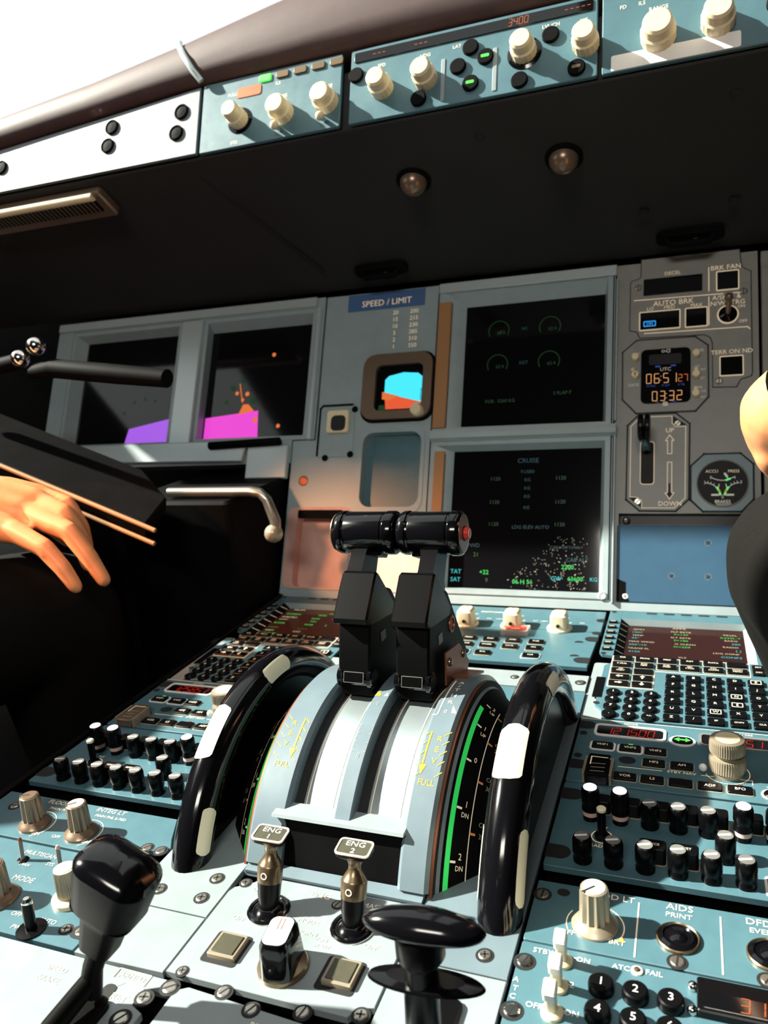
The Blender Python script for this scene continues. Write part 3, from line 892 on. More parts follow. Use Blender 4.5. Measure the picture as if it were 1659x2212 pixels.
# ---- speed brake panel, lever and panel aft of the engine panel
t = thing('speed_brake_unit', 'sun-whitened speed brake panel across the lower left corner, with a black lever slot', 'lever panel', 'ped', (-170, 220, -4))
mb = MB()
mb.prism([(-287, 150), (-54, 150), (-54, 251), (-62, 254), (-62, 264), (-54, 268), (-54, 272.6), (-287, 272.6)], -4, 0, PLATE, .3)
mb.text('ARMED', -73.4, 268.6, 5, LEG)
mb.frame(-84, 265, -63.2, 272.2, .5, .1, .4, LEG, .5)
mb.text('RET', -71.6, 255.4, 6, LEG)
mb.line([(-79, 250), (-76.5, 257.4), (-79.5, 257.4)], .6, LEG)
mb.line([(-80, 259), (-75, 264.6)], .6, LEG)
mb.text('1/2', -98, 232, 5, LEG)
mb.text('SPEED', -118, 262, 5, LEG)
mb.text('BRAKE', -118, 255, 5, LEG)
mb.plate(-84, 160, -76.4, 262, .1, .35, GROOVE, 3, .05)
part(mb, 'faceplate', t)
screw(t, -58.6, 259.2, 3.6, '+', 15)
screw(t, -62.2, 245.2, 4.0, '-', 60)
t = thing('speed_brake_lever', 'black speed brake lever with a wide domed grip, lower left', 'lever', 'ped', (-80, 235, 0))
mb = MB()
mb.tube([(-86, 186, 6), (-83, 212, 10), (-80, 240, 15), (-79, 248, 17)], [5.6, 5.6, 5.4, 5], BLACKR, 12)
mb.tube([(-79.4, 246, 10), (-77, 248.5, 24), (-69, 250.6, 42)], [6.4, 5.4, 5.4], BLACKR, 14, .8)
mb.plate(-92, 190, -72, 252, 0, 5, BLACKR, 5, 1.5)
part(mb, 'arm', t)
mb = MB()
mb.M = axisM((-70, 250.4, 40), (0.40, 0.0, 0.92))
L = []
for z, w, d in ((-6, 5.5, 6), (-3, 8.6, 8.4), (16, 10.6, 10), (21, 11.4, 10.6), (23, 15.5, 12), (24, 17.0, 13)):
    L.append([(x, y, z) for x, y in rrect(-w, -d, w, d, min(w, d) * .55, 5)])
mb.loops(L, BLACKR)
L = []
for z, w, d in ((23, 16.6, 13), (25, 17.4, 13.6), (46, 20.0, 15), (48, 20.2, 15.2), (51, 18.6, 13.8), (53.6, 14, 10.4), (55.4, 8, 6), (56, 3, 2)):
    L.append([(x, y, z) for x, y in rrect(-w, -d, w, d, min(w, d) * .75, 6)])
mb.loops(L[:4], BLACKR, True, False)
mb.loops(L[3:], GLOSS, False)
mb.M = None
part(mb, 'grip', t)

t = thing('rear_panel', 'pale panel at the lower edge below the engine panel', 'panel', 'ped', (0, 220, -4))
mb = MB()
mb.prism([(-46, 150), (46.6, 150), (46.6, 262), (42, 267), (34, 267.8), (-40, 271.6), (-46, 268)], -4, 0, PLATE, .3)
mb.text('RUD TRIM', 14, 260, 5, G_DCY if False else LEG)
part(mb, 'faceplate', t)
for a in ((-20.2, 273.6, 3.4, '-', 60), (24.6, 273.6, 3.4, '-', 80), (-1.1, 268, 3.4, '-', 65), (-49.4, 268.4, 3.8, '-', 40)):
    screw(t, *a)

# ---- flap lever
t = thing('flap_lever', 'black flap lever with a glossy mushroom handle, lower centre', 'lever', 'ped', (89, 272, 0))
mb = MB()
mb.plate(79, 236, 99, 300, 0, 3, BLACK, 4, 1)
mb.tube([(88, 272, 1), (89, 271.6, 30), (91, 271, 62)], [8.6, 8, 7.4], BLACK, 20)
mb.lathe(90.6, 271, [(9, 50), (11, 53), (11, 63), (10, 65)], BLACK, 26)
part(mb, 'stem', t)
mb = MB()
mb.M = Matrix.Translation((91.5, 271, 38)) @ Matrix.Rotation(R(5), 4, 'Z')
L = []
for z, w, d in ((-2.0, 17, 5), (-1.2, 25, 7), (0, 27, 8.2), (1.2, 26, 7.6), (2.0, 18, 5)):
    L.append([(w * cos(2 * PI * i / 36), d * sin(2 * PI * i / 36), z) for i in range(36)])
mb.loops(L, GLOSS)
mb.M = None
part(mb, 'lift_collar', t)
mb = MB()
mb.M = Matrix.Translation((93, 270.4, 66)) @ Matrix.Rotation(R(6), 4, 'Z') @ Matrix.Rotation(R(2), 4, 'Y')
L = []
for z, w, d in ((-3, 15, 5), (-1.6, 22, 7.6), (0, 26.5, 9.4), (2, 27.5, 9.8), (4.4, 25, 9), (7, 18, 6.8), (8.8, 10, 3.8), (9.4, 3, 1.2)):
    L.append([(w * cos(2 * PI * i / 40), d * sin(2 * PI * i / 40), z) for i in range(40)])
mb.loops(L, GLOSS, )
mb.M = None
part(mb, 'handle', t, sharp=70)
# ================================================================ THRUST QUADRANT
QY, QZ = 475.0, -51.0          # common axis of quadrant, scales and trim wheels
def on_arc(th_, r):
    t = R(th_)
    return (QY - r * sin(t), QZ + r * cos(t))
def arc_box(mb, x0, x1, r0, r1, t0, t1, m, n=40, ch=0.0, topm=None):
    sec = [(x0, r0), (x1, r0), (x1, r1 - ch), (x1 - ch, r1), (x0 + ch, r1), (x0, r1 - ch)] if ch else [(x0, r0), (x1, r0), (x1, r1), (x0, r1)]
    L = []
    for i in range(n + 1):
        th_ = t0 + (t1 - t0) * i / n
        L.append([(x, *on_arc(th_, r)) for x, r in sec])
    if t1 > t0:
        L = [l[::-1] for l in L]
    mb.loops(L, m)
def arc_strip(mb, x0, r0, x1, r1, t0, t1, m, n=30):
    vs, fs = [], []
    for i in range(n + 1):
        th_ = t0 + (t1 - t0) * i / n
        vs += [(x0, *on_arc(th_, r0)), (x1, *on_arc(th_, r1))]
    for i in range(n):
        a = 2 * i
        f = (a, a + 1, a + 3, a + 2)
        fs.append(f if t1 < t0 else f[::-1])
    mb.add(vs, fs, m)
def arcM(th_, x, r, tilt=0.0):
    # local x = right, y = forward along the arc, z = outward
    t = R(th_)
    y, z = on_arc(th_, r)
    M = Matrix(((1, 0, 0, x), (0, cos(t), -sin(t), y), (0, sin(t), cos(t), z), (0, 0, 0, 1)))
    return M @ Matrix.Rotation(R(tilt), 4, 'Y')

t = thing('thrust_quadrant', 'rounded blue-grey thrust lever quadrant with two lever tracks in the middle of the console', 'quadrant', 'ped', (0, 475, 0))
RH = 126.0
mb = MB()
arc_box(mb, -60, -35.5, 96, RH, 64, -66, QP, 44, 2.2)
arc_box(mb, 41.5, 60.5, 96, RH, 64, -66, QP, 44, 2.2)
arc_box(mb, -3, 8.2, 96, RH + 1.2, 50.4, -66, QP, 40, .8)
arc_box(mb, -36, 42, 90, 117, 51.4, -66, QFLOOR, 40)
part(mb, 'housing', t)
mb = MB()
arc_box(mb, -35.5, -29.5, 114, 117.8, 49.6, -60, GROOVE, 30)
arc_box(mb, 8.2, 14.4, 114, 117.8, 49.6, -60, GROOVE, 30)
for x0, x1 in ((-28, -9), (16, 36)):
    for a, b in ((x0, x0 + .6), (x1 - .6, x1)):
        arc_strip(mb, a, 117.3, b, 117.3, 46, -20, LEG)
    arc_strip(mb, x0, 117.3, x1, 117.3, 46.2, 45.8, LEG, 2)
part(mb, 'lever_track', t)
mb = MB()
xprism(mb, [(373.8, 30.4), (375, 32.0), (388, 32.6), (394, 24), (388, 26)], -44, 44.5, PLATE, .6)
part(mb, 'front_ledge', t)
mb = MB()
xprism(mb, [(378, 28.6), (386, 30), (396, 20), (396, -3), (366, -3), (368, 4), (374, 16)], -42, 42, MATTE, .6)
xprism(mb, [(366, -3), (358.2, -.2), (358.2, 1.4), (366, 3)], -58, 58, QP)
part(mb, 'front_skirt', t)
mb = MB()
mb.plate(-58.8, 358.4, 57.8, 372, -3, .2, QP, .6, .2)
part(mb, 'foot_flange', t)
for a in ((47.5, 364.4, 3.2, '+', 15), (-52, 364.2, 3.0, '+', 15)):
    screw(t, *a)
mb = MB()
mb.M = axisM((47, 371.5, 13), (0, -.85, .52))
mb.lathe(0, 0, [(4.2, -1), (4.2, .3), (3.2, .4)], GROOVE, 20)
mb.lathe(0, 0, [(2.7, 0), (2.7, .8), (1.4, 1.3)], STEEL, 18)
mb.M = None
part(mb, 'recessed_screw', t)
# trim scales on both flanks: grey rim, green band, dark cone with pitch numbers
for sgn in (1, -1):
    mb = MB()
    prof = ((60.6, 122), (62.2, 122), (62.6, 117.6), (64.6, 116.4))
    prof2 = ((64.6, 116.4), (89.5, 92.0))
    def strip(p, m):
        for (xa, ra), (xb, rb) in zip(p, p[1:]):
            if sgn > 0:
                arc_strip(mb, xa, ra, xb, rb, 66, -64, m, 44)
            else:
                arc_strip(mb, -xb, rb, -xa, ra, 66, -64, m, 44)
    strip(prof[:2], RUST)
    strip(prof[1:3], GROOVE)
    strip(prof[2:], QP)
    strip(prof2, MATTE)
    def c(x):   # radius of the cone just above its surface
        return 116.4 - (x - 64.6) * (24.4 / 24.9) + .35
    def cs(xa, xb, t0, t1, m, n=30):
        if sgn > 0:
            arc_strip(mb, xa, c(xa), xb, c(xb), t0, t1, m, n)
        else:
            arc_strip(mb, -xb, c(xb), -xa, c(xa), t0, t1, m, n)
    cs(66.2, 68.6, 66, -2, GRN)
    cs(76.6, 77.0, 66, -8, LEG)
    for a in (-5.7, 8, 23.5, 39.7, 55.5):
        cs(68.8, 71.4, a + .35, a - .35, LEG, 2)
    for a in (-4.1, 12.3, 29, 46.5, 62):
        cs(76.8, 79.6, a + .4, a - .4, ORNG, 2)
    for a, s_, u in ((-6.5, '2', 'UP'), (7.4, '1', 'UP'), (22.4, '0', ''), (38.2, '1', 'DN'), (54.0, '2', 'DN')):
        for k, (tx, da) in enumerate(((s_, 0), (u, 3.4))):
            x = 73.4
            mb.M = arcM(a + da, sgn * x, c(x) + .1, sgn * 44.5)
            mb.text(tx, 0, 0, 5.4 if k == 0 else 4.2, LEG, .05, wx=.85)
            mb.M = None
    for a, s_ in ((10.6, 'CG'), (13.6, '20'), (26.6, 'CG'), (30, '30'), (43, 'CG'), (46.8, '35'), (61.4, 'CG')):
        x = 82.6
        mb.M = arcM(a, sgn * x, c(x) + .1, sgn * 44.5)
        mb.text(s_, 0, 0, 4.0, ORNG if a < 20 else LEGD, .05, wx=.9)
        mb.M = None
    part(mb, 'trim_scale', t)
# markings on the rails
mb = MB()
def rail_text(s_, a, x, size, m, wx=1.0, rot=0):
    mb.M = arcM(a, x, RH + .12)
    mb.text(s_, 0, 0, size, m, .05, wx=wx, rot=rot)
    mb.M = None
def rail_line(x0, a0, x1, a1, w, m):
    n = 8
    for i in range(n):
        u, v = i / n, (i + 1) / n
        xa, xb = x0 + (x1 - x0) * u, x0 + (x1 - x0) * v
        aa, ab = a0 + (a1 - a0) * u, a0 + (a1 - a0) * v
        da = R(ab - aa) * RH
        d = Vector((xb - xa, -da))
        if d.length < 1e-6:
            continue
        d.normalize()
        nx, na = -d.y * w / 2, d.x * w / 2
        k = math.degrees(1 / RH)
        q = [(xa - nx, aa + na * k), (xb - nx, ab + na * k), (xb + nx, ab - na * k), (xa + nx, aa - na * k)]
        mb.add([(x, *on_arc(a, RH + .2)) for x, a in q], [(0, 1, 2, 3)], m)
for cx, sg in ((51, 1), (-48, -1)):
    for i, ch_ in enumerate('VER'):
        rail_text(ch_, 29.6 - i * 3.6, cx + sg * 2.0, 5.6, YELL)
    ax = cx - sg * 4.4
    rail_line(ax, 20, ax - sg * .4, 32.5, 1.0, YELL)
    mb.add([(x, *on_arc(a, RH + .22)) for x, a in ((ax - 2.6, 31), (ax - .3 * sg, 34), (ax + 2.2, 31))], [(0, 1, 2)], YELL)
    for k in range(5):
        a = 19.5 + k * 3.3
        rail_line(cx + sg * 4.6, a + 1.6, cx + sg * 8.6, a, .5, YELL)
        rail_line(cx - sg * 8.6, a + 2.2, cx - sg * 5.6, a + .8, .5, YELL)
    rail_text('FULL', 36.2, cx, 5.2, YELL, .95)
for ch_, a in (('A', -6.4), ('/', -3.6), ('T', -.8), ('H', 3.0), ('R', 6.8)):
    rail_text(ch_, a, 51, 5.6, LEG, 1.1)
rail_text('0', 11.4, 50.4, 4.6, LEG)
rail_line(46, -8, 46, 13, .9, LEG)
rail_line(46, 13, 42.6, 13.4, .9, LEG)
mb.add([(x, *on_arc(a, RH + .2)) for x, a in ((54, 8.2), (58.4, 12), (54.6, 11.8))], [(0, 1, 2)], LEG)
RHs = RH
RH = 127.2
rail_text('0', 31, 3.2, 4.4, LEGD)
rail_text('0', 11.4, 2.6, 4.4, LEGD)
for k in range(7):
    rail_line(-2.4, 20.6 + 1.5 * k, -.4 - (k % 2), 20.6 + 1.5 * k, .3, LEGD)
    rail_line(7.4, 20.6 + 1.5 * k, 5.8 + (k % 2), 20.6 + 1.5 * k, .3, LEGD)
mb.add([(x, *on_arc(a, RH + .2)) for x, a in ((-2.6, 7.6), (1.6, 7.6), (-.4, 4.6))], [(0, 1, 2)], YELL)
mb.add([(x, *on_arc(a, RH + .2)) for x, a in ((4, 7.4), (7, 7.4), (5.6, 5.4))], [(0, 1, 2)], LEG)
RH = RHs
part(mb, 'legend', t)
mb = MB()
xprism(mb, [(486, 73), (490, 96), (523, 90), (546, 66), (538, 58), (500, 66)], 39.4, 40.8, RUST, .3)
mb.M = axisM((41, 540, 62), (1, 0, 0))
mb.M = None
xprism(mb, [(500, 72), (546, 56), (546, 58), (500, 74)], 38, 52, RUST, .3)
for y, z in ((497, 86), (531, 78)):
    mb.M = axisM((40.8, y, z), (1, 0, 0))
    mb.lathe(0, 0, [(3.2, -.2), (3.0, 1), (1.8, 1.7)], BRONZE, 16)
    mb.M = None
part(mb, 'stop_bracket', t)

# ---- trim wheels
def trim_wheel(x, label, r=12.6, RC=126.0):
    t = thing('trim_wheel', label, 'trim wheel', 'ped', (x, QY, 0), 'pitch trim wheels beside the thrust levers')
    mb = MB()
    n, k = 80, 20
    L = []
    for i in range(n):
        a = 360 * i / n
        y, z = on_arc(a, RC)
        yn, zn = -sin(R(a)), cos(R(a))
        L.append([(x + r * cos(2 * PI * j / k), y + yn * r * sin(2 * PI * j / k), z + zn * r * sin(2 * PI * j / k)) for j in range(k)])
    L.append(L[0])
    mb.loops(L, GLOSS, False, False)
    part(mb, 'rim', t)
    mb = MB()
    xprism(mb, [on_arc(360 * i / 60, RC - r + 1.5) for i in range(60)], x - 4.5, x + 4.5, BLACK, 1)
    part(mb, 'disc', t)
    # cream position marks on the outer face, rounded ends
    def mark(a0, a1, j0, j1, m):
        mb = MB()
        nn = 20
        rr = r + .35
        vs, fs = [], []
        mm = 8
        for i in range(nn + 1):
            u = i / nn
            e = math.sqrt(max(.12, 1 - max(0, (abs(u - .5) * 2 - .80) / .20) ** 2))
            a = a0 + (a1 - a0) * u
            y, z = on_arc(a, RC)
            yn, zn = -sin(R(a)), cos(R(a))
            for j in range(mm + 1):
                w = (j0 + j1) / 2 + (j1 - j0) / 2 * e * (j / mm * 2 - 1)
                q = R(w)
                vs.append((x + rr * sin(q), y + yn * rr * cos(q), z + zn * rr * cos(q)))
        for i in range(nn):
            for j in range(mm):
                b = i * (mm + 1) + j
                fs.append((b, b + 1, b + mm + 2, b + mm + 1))
        mb.add(vs, fs, m)
        return part(mb, 'position_mark', t)
    return t, mark
t, mk = trim_wheel(103.0, 'glossy black pitch trim wheel with cream marks, right of the thrust levers')
mk(19.0, 34.5, -58, 34, LUM)
mk(-15, -1, 44, 96, LUM)
mk(45, 62.5, 48, 92, LUM)
mk(45, 62.5, -92, -62, LUM)
t, mk = trim_wheel(-98.5, 'glossy black pitch trim wheel with cream marks, left of the thrust levers')
mk(22.5, 39.5, -62, 22, LUM)
mk(-8, 7.0, 32, 88, LUM)
mk(51.5, 64, 42, 90, LUM)

# ---- thrust levers
def thrust_lever(x, s, label):
    t = thing('thrust_lever', label, 'thrust lever', 'ped', (x, 480, 60), 'pair of thrust levers')
    w = 12.2
    mb = MB()
    body = [(465.2, 71), (466.5, 92), (474.5, 121), (480, 131), (500, 141), (521, 131), (536, 108), (560, 70), (560, 50), (500, 50)]
    xprism(mb, body, x - w, x + w, BLACKR, 1.6)
    part(mb, 'lever_block', t)
    mb = MB()
    pad = [(467.6, 123), (467.0, 127), (490.6, 152.6), (493.6, 153.2), (497, 151), (524, 118), (518, 112), (476, 119)]
    xprism(mb, pad, x - w - 1.0, x + w + 1.0, BLACK, 1.4)
    part(mb, 'reverse_paddle', t)
    sx = x + s * 5.2
    mb = MB()
    M0 = []
    for (ya, za), (yb, zb), wd in (((488, 148), (516, 128), 6.6), ((496, 154), (520, 140), 5.6), ((505, 163), (527, 152), 5.8), ((510, 172), (532, 164), 8.2)):
        M0.append([(sx - wd, ya, za), (sx + wd, ya, za), (sx + wd, yb, zb), (sx - wd, yb, zb)])
    vs = [p for l in M0 for p in l]
    mb.loops(M0, BLACK)
    # web under the handle towards the inner side
    hz, hy = 174.5, 521.0
    mb.M = None
    xprism(mb, [(510, 160), (524, 154), (530, 160), (516, 168)], min(sx, sx - s * 15), max(sx, sx - s * 15), BLACK, 1)
    part(mb, 'shank', t)
    # grip: barrel with raised rings at both ends
    x0, x1 = (2.6, 50.6) if s > 0 else (-47.6, 1.4)
    mb = MB()
    mb.M = axisM((x0, hy, hz), (1, 0, 0))
    Lg = x1 - x0
    prof = [(9, 0), (13.4, .5), (15.2, 2.4), (16.2, 5), (16.2, 7.6), (15.4, 8.4), (15.2, 9.6), (15.6, 10.4), (15.6, Lg - 10.4), (15.2, Lg - 9.8), (15.2, Lg - 8.6), (16.2, Lg - 7.8), (16.2, Lg - 2.2), (15.2, Lg - .6), (14.0, Lg)]
    mb.lathe(0, 0, prof, GLOSS, 40)
    mb.M = None
    g = part(mb, 'grip', t)
    ex, dx_ = (x1, 1) if s > 0 else (x0, -1)
    mb = MB()
    mb.M = axisM((ex, hy, hz), (dx_, 0, 0))
    mb.lathe(0, 0, [(14, -.4), (13.8, .3), (12.4, .5)], TAUPE, 36)
    mb.lathe(0, 0, [(5.6, .3), (5.6, .7), (5, .8)], GROOVE, 24)
    mb.M = None
    part(mb, 'end_cap', g)
    mb = MB()
    mb.M = axisM((ex, hy, hz), (dx_, 0, 0))
    mb.lathe(0, 0, [(4.6, .2), (4.6, 3.4), (4.0, 4.2)], REDP, 26)
    mb.ring(circ(0, 0, 3.4, n=22), circ(0, 0, 2.8, n=22), 4.0, 4.5, WHITE)
    mb.M = None
    part(mb, 'disconnect_button', g, 'red disconnect button')
    # rounded foot roller with its small plate
    mb = MB()
    mb.M = axisM((x - w - 1.2, 470.5, 82), (1, 0, 0))
    mb.lathe(0, 0, [(6.4, 0), (7.6, 1), (7.6, 3.6), (6.6, 4.2), (6.6, 2 * w - 1.8), (7.6, 2 * w - 1.2), (7.6, 2 * w + 1.4), (6.4, 2 * w + 2.4)], GLOSS, 26)
    mb.M = axisM((x, 464.2, 84.4), (0, -1, .34), (1, 0, 0))
    mb.plate(-7.4, -3.6, 7.4, 3.6, -.6, .4, BLACK, .4, .2)
    mb.frame(-7.6, -3.8, 7.6, 3.8, .35, -.6, .5, GREY, .4)
    mb.M = None
    part(mb, 'foot_roller', t)
    mb = MB()
    mb.M = axisM((x + w, 524, 104), (1, 0, 0))
    mb.lathe(0, 0, [(6.6, -.2), (6.4, .8), (4.6, 1.2), (4.4, .2), (2, .4)], RUST, 26)
    mb.M = None
    part(mb, 'pivot_bolt', t)
    mb = MB()
    mb.M = axisM((x + w + .1, 496, 104), (1, 0, 0), (0, 1, 0))
    mb.plate(-4.2, -3.6, 4.2, 3.6, -.2, .3, GREY, .6, .1)
    mb.M = None
    part(mb, 'data_plate', t)
thrust_lever(-20.2, -1, 'left black thrust lever with a horizontal barrel grip')
thrust_lever(23.2, 1, 'right black thrust lever with a red button on the end of its grip')
# ================================================================ MAIN INSTRUMENT PANEL (u right, v up, w towards the seats)
PN = 'pan'
t = thing('instrument_panel', 'grey main instrument panel holding screens and gauges below the dark coaming', 'instrument panel', PN, (0, 0, -6))
def hole_plate(mb, x0, y0, x1, y1, holes, z0, z1, m):
    """rectangle with rectangular holes, as a grid of cells"""
    xs = sorted({x0, x1, *[h[0] for h in holes], *[h[2] for h in holes]})
    ys = sorted({y0, y1, *[h[1] for h in holes], *[h[3] for h in holes]})
    xs = [x for x in xs if x0 <= x <= x1]
    ys = [y for y in ys if y0 <= y <= y1]
    ins = lambda a, b: not (x0 < a < x1 and y0 < b < y1) or any(h[0] < a < h[2] and h[1] < b < h[3] for h in holes)
    for a, b in zip(xs, xs[1:]):
        for c, d in zip(ys, ys[1:]):
            if ins((a + b) / 2, (c + d) / 2):
                continue
            mb.add([(a, c, z1), (b, c, z1), (b, d, z1), (a, d, z1), (a, c, z0), (b, c, z0), (b, d, z0), (a, d, z0)], [(0, 1, 2, 3), (7, 6, 5, 4)], m)
            for (px, py), q in (((a + b) / 2, c - .01), ((a, c), (b, c))), (((a + b) / 2, d + .01), ((b, d), (a, d))), ((a - .01, (c + d) / 2), ((a, d), (a, c))), ((b + .01, (c + d) / 2), ((b, c), (b, d))):
                if ins(px, py):
                    (u0, w0), (u1, w1) = q
                    mb.add([(u0, w0, z0), (u1, w1, z0), (u1, w1, z1), (u0, w0, z1)], [(0, 1, 2, 3)], m)
mb = MB()
hole_plate(mb, -300, 2, 116, 406, [(-301, 203, -266, 407), (-106, 6, 115, 405), (-199, 110, -115, 212), (-286, 6, -214, 104)], -16, 0, PAINT2)
part(mb, 'centre_face', t)
mb = MB()
hole_plate(mb, 118, 2, 270, 406, [(124, 91, 262, 104)], -14, 0, PAINT3)
mb.plate(117.4, 2, 119.8, 200, -1, 5, PAINT2, .8, .6)
mb.plate(117.4, 212, 119.8, 388, -1, 5, PAINT2, .8, .6)
part(mb, 'right_face', t)
mb = MB()
mb.plate(273, 2, 420, 384, -10, 6, PAINT3, 3, 1)
mb.plate(273, 384, 420, 404, -10, 3, PAINT3, 1, 1)
part(mb, 'far_right_face', t)
mb = MB()
hole_plate(mb, -735, 172, -268, 406, [(-301, 171, -267, 204), (-706, 202, -500, 392), (-462, 204, -279, 392)], -22, 2, PAINT2)
part(mb, 'left_face', t)
mb = MB()
mb.plate(-300, -6, 424, 4, -18, .6, PAINT2, 1, .4)
part(mb, 'lower_edge', t)
for q, w in ((-279.3, 147.7),):
    mb = MB()
    mb.lathe(q, w, [(7, -.3), (7, .6), (5, 1.4), (2, 1)], RUST, 18)
    part(mb, 'fastener', t)

# ---- screens
def display(name, label, x0, y0, x1, y1, sx0, sy0, sx1, sy1, depth, draw, frame_m=PAINT2, top=True):
    t = thing('display_unit', label, 'screen', PN, ((x0 + x1) / 2, (y0 + y1) / 2, -16), 'cockpit display screens')
    mb = MB()
    x0, y0, x1, y1 = x0 + .4, y0 + .4, x1 - .4, y1 - .4
    O = [(x0, y0), (x1, y0), (x1, y1), (x0, y1)]
    I = [(sx0, sy0), (sx1, sy0), (sx1, sy1), (sx0, sy1)]
    vs = [(a, b, 1.5) for a, b in O] + [(a, b, 1.5) for a, b in inset(O, 6)] + [(a, b, -depth) for a, b in I] + [(a, b, -14) for a, b in O]
    fs = []
    for i in range(4):
        j = (i + 1) % 4
        fs += [(i, j, 4 + j, 4 + i), (4 + i, 4 + j, 8 + j, 8 + i), (i, 12 + i, 12 + j, j)]
    mb.add(vs, fs, frame_m)
    part(mb, 'bezel', t)
    mb = MB()
    mb.add([(a, b, -depth) for a, b in I] + [(a, b, -depth - 2) for a, b in I], [(0, 1, 2, 3), (7, 6, 5, 4)], SCR)
    draw(mb, sx0, sy0, sx1 - sx0, sy1 - sy0, -depth + .3)
    part(mb, 'screen', t)
    return t
def draw_ecam_up(mb, x, y, w, h, z):
    for k, (u, v) in enumerate(((.25, .78), (.62, .78), (.25, .5), (.62, .5))):
        c_ = (x + u * w, y + v * h)
        mb.line([(c_[0] + 13 * cos(R(a)), c_[1] + 13 * sin(R(a))) for a in range(-30, 211, 20)], .8, G_DGRN, z)
        mb.text('62.4', c_[0] + 3, c_[1] - 3, 6, G_DGRN, z)
    mb.text('N1', x + .44 * w, y + .78 * h, 6, G_DCY, z)
    mb.text('EGT', x + .44 * w, y + .5 * h, 6, G_DCY, z)
    mb.text('FOB : 5260 KG', x + .28 * w, y + .2 * h, 6, G_DGRN, z)
    mb.text('S FLAP F', x + .72 * w, y + .24 * h, 6, G_DGRN, z)
def draw_ecam_low(mb, x, y, w, h, z):
    mb.text('CRUISE', x + .52 * w, y + .92 * h, 8, G_DCY, z)
    for u in (.3, .74):
        for v in (.79, .62, .46):
            mb.text('1120', x + u * w, y + v * h, 6.4, G_DGRN, z)
    for v in (.84, .78, .72, .66, .58):
        mb.text('F.USED' if v == .84 else 'KG', x + .52 * w, y + v * h, 5.4, G_DCY, z)
    mb.text('FWD', x + .17 * w, y + .305 * h, 7, G_DCY, z)
    mb.text('21', x + .19 * w, y + .24 * h, 7, G_DGRN, z)
    mb.text('LDG ELEV AUTO', x + .55 * w, y + .44 * h, 6, G_DCY, z)
    mb.text('P', x + .83 * w, y + .34 * h, 6, G_DCY, z)
    mb.text('CAB V/S FT/MIN', x + .78 * w, y + .30 * h, 5, G_DCY, z)
    mb.text('CAB ALT', x + .86 * w, y + .215 * h, 6.4, G_DCY, z)
    mb.text('2200', x + .8 * w, y + .165 * h, 7.2, G_GRN, z)
    mb.text('TAT', x + .055 * w, y + .115 * h, 7.4, G_CYAN, z)
    mb.text('+22', x + .25 * w, y + .115 * h, 7.4, G_GRN, z)
    mb.text('SAT', x + .055 * w, y + .058 * h, 7.4, G_CYAN, z)
    mb.text('9', x + .27 * w, y + .058 * h, 7.4, G_DGRN, z)
    mb.text('06 H 51', x + .51 * w, y + .055 * h, 7.4, G_GRN, z)
    mb.text('GW', x + .73 * w, y + .085 * h, 7, G_CYAN, z)
    mb.text('63600', x + .85 * w, y + .085 * h, 7, G_GRN, z)
    mb.text('KG', x + .965 * w, y + .085 * h, 6.4, G_CYAN, z)
    rnd = random.Random(5)
    for k in range(420):
        u = rnd.uniform(.36, .92)
        v = rnd.uniform(.01, .38)
        if v > (u - .34) * .95 or rnd.random() < .25:
            continue
        a = rnd.uniform(0, PI)
        l = rnd.uniform(.4, 1.4)
        mb.line([(x + u * w, y + v * h), (x + u * w + l * cos(a), y + v * h + l * sin(a))], rnd.uniform(.35, .8), rnd.choice([GREY, LEGD, GREY, BRONZE]), z - .1)
def draw_nd(mb, x, y, w, h, z):
    mb.flat([(x + 2, y + 1), (x + .54 * w, y + 1), (x + .52 * w, y + .28 * h), (x + 2, y + .235 * h)], z, G_MAG)
    mb.flat([(x + .33 * w, y + .25 * h), (x + .48 * w, y + .28 * h), (x + .42 * w, y + .34 * h), (x + .37 * w, y + .34 * h)], z + .05, G_ORS)
    for u, v, r, m in ((.3, .44, 3, G_ORS), (.4, .43, 3.4, G_ORS), (.34, .55, 3, G_DGRN), (.25, .49, 4, G_DGRN), (.46, .37, 5, G_DGRN), (.2, .37, 3, G_DGRN), (.62, .76, 3, G_ORS), (.72, .14, 3, G_ORS), (.5, .2, 4, G_ORS), (.36, .38, 2.6, G_ORS), (.31, .5, 2, G_DGRN)):
        mb.flat(circ(x + u * w, y + v * h, r, n=14), z + .1, m)
    mb.line([(x + .36 * w, y + .36 * h), (x + .32 * w, y + .52 * h)], 1.6, G_ORS, z + .1)
def draw_pfd(mb, x, y, w, h, z):
    mb.flat([(x + .5 * w, y + 1), (x + .98 * w, y + 1), (x + .98 * w, y + .24 * h), (x + .53 * w, y + .15 * h)], z, G_VIO)
    for u, v in ((.55, .4), (.65, .42), (.75, .4), (.46, .3), (.9, .35)):
        mb.flat(circ(x + u * w, y + v * h, 2.6, n=10), z, G_DGRN)
display('u', 'upper centre display, almost black, above the ledge between the two centre screens', -104, 206, 114, 402, -70, 216, 103.5, 377, 12, draw_ecam_up)
display('l', 'lower centre display showing faint green and cyan figures behind the right thrust lever', -104, 6, 114, 196, -76, 14.4, 103, 184, 10, draw_ecam_low)
display('n', 'left screen nearest the centre, glowing magenta at its lower left', -462, 204, -279, 392, -456, 206, -286, 376, 14, draw_nd)
display('p', 'dark screen with a violet corner, farthest left, behind the grey swing arm', -706, 202, -500, 392, -688, 210, -500.5, 378, 14, draw_pfd)
t = thing('divider_ledge', 'pale protruding ledge between the two centre screens', 'ledge', PN, (10, 200, 0))
mb = MB()
xprism(mb, [(197, 1.7), (194.6, 2.4), (196.6, 11), (201.6, 13.6), (206.4, 12), (207, 1.7)], -104, 121, ALU, 1)
mb.add([], [], ALU)
part(mb, 'ledge_bar', t)
mb = MB()
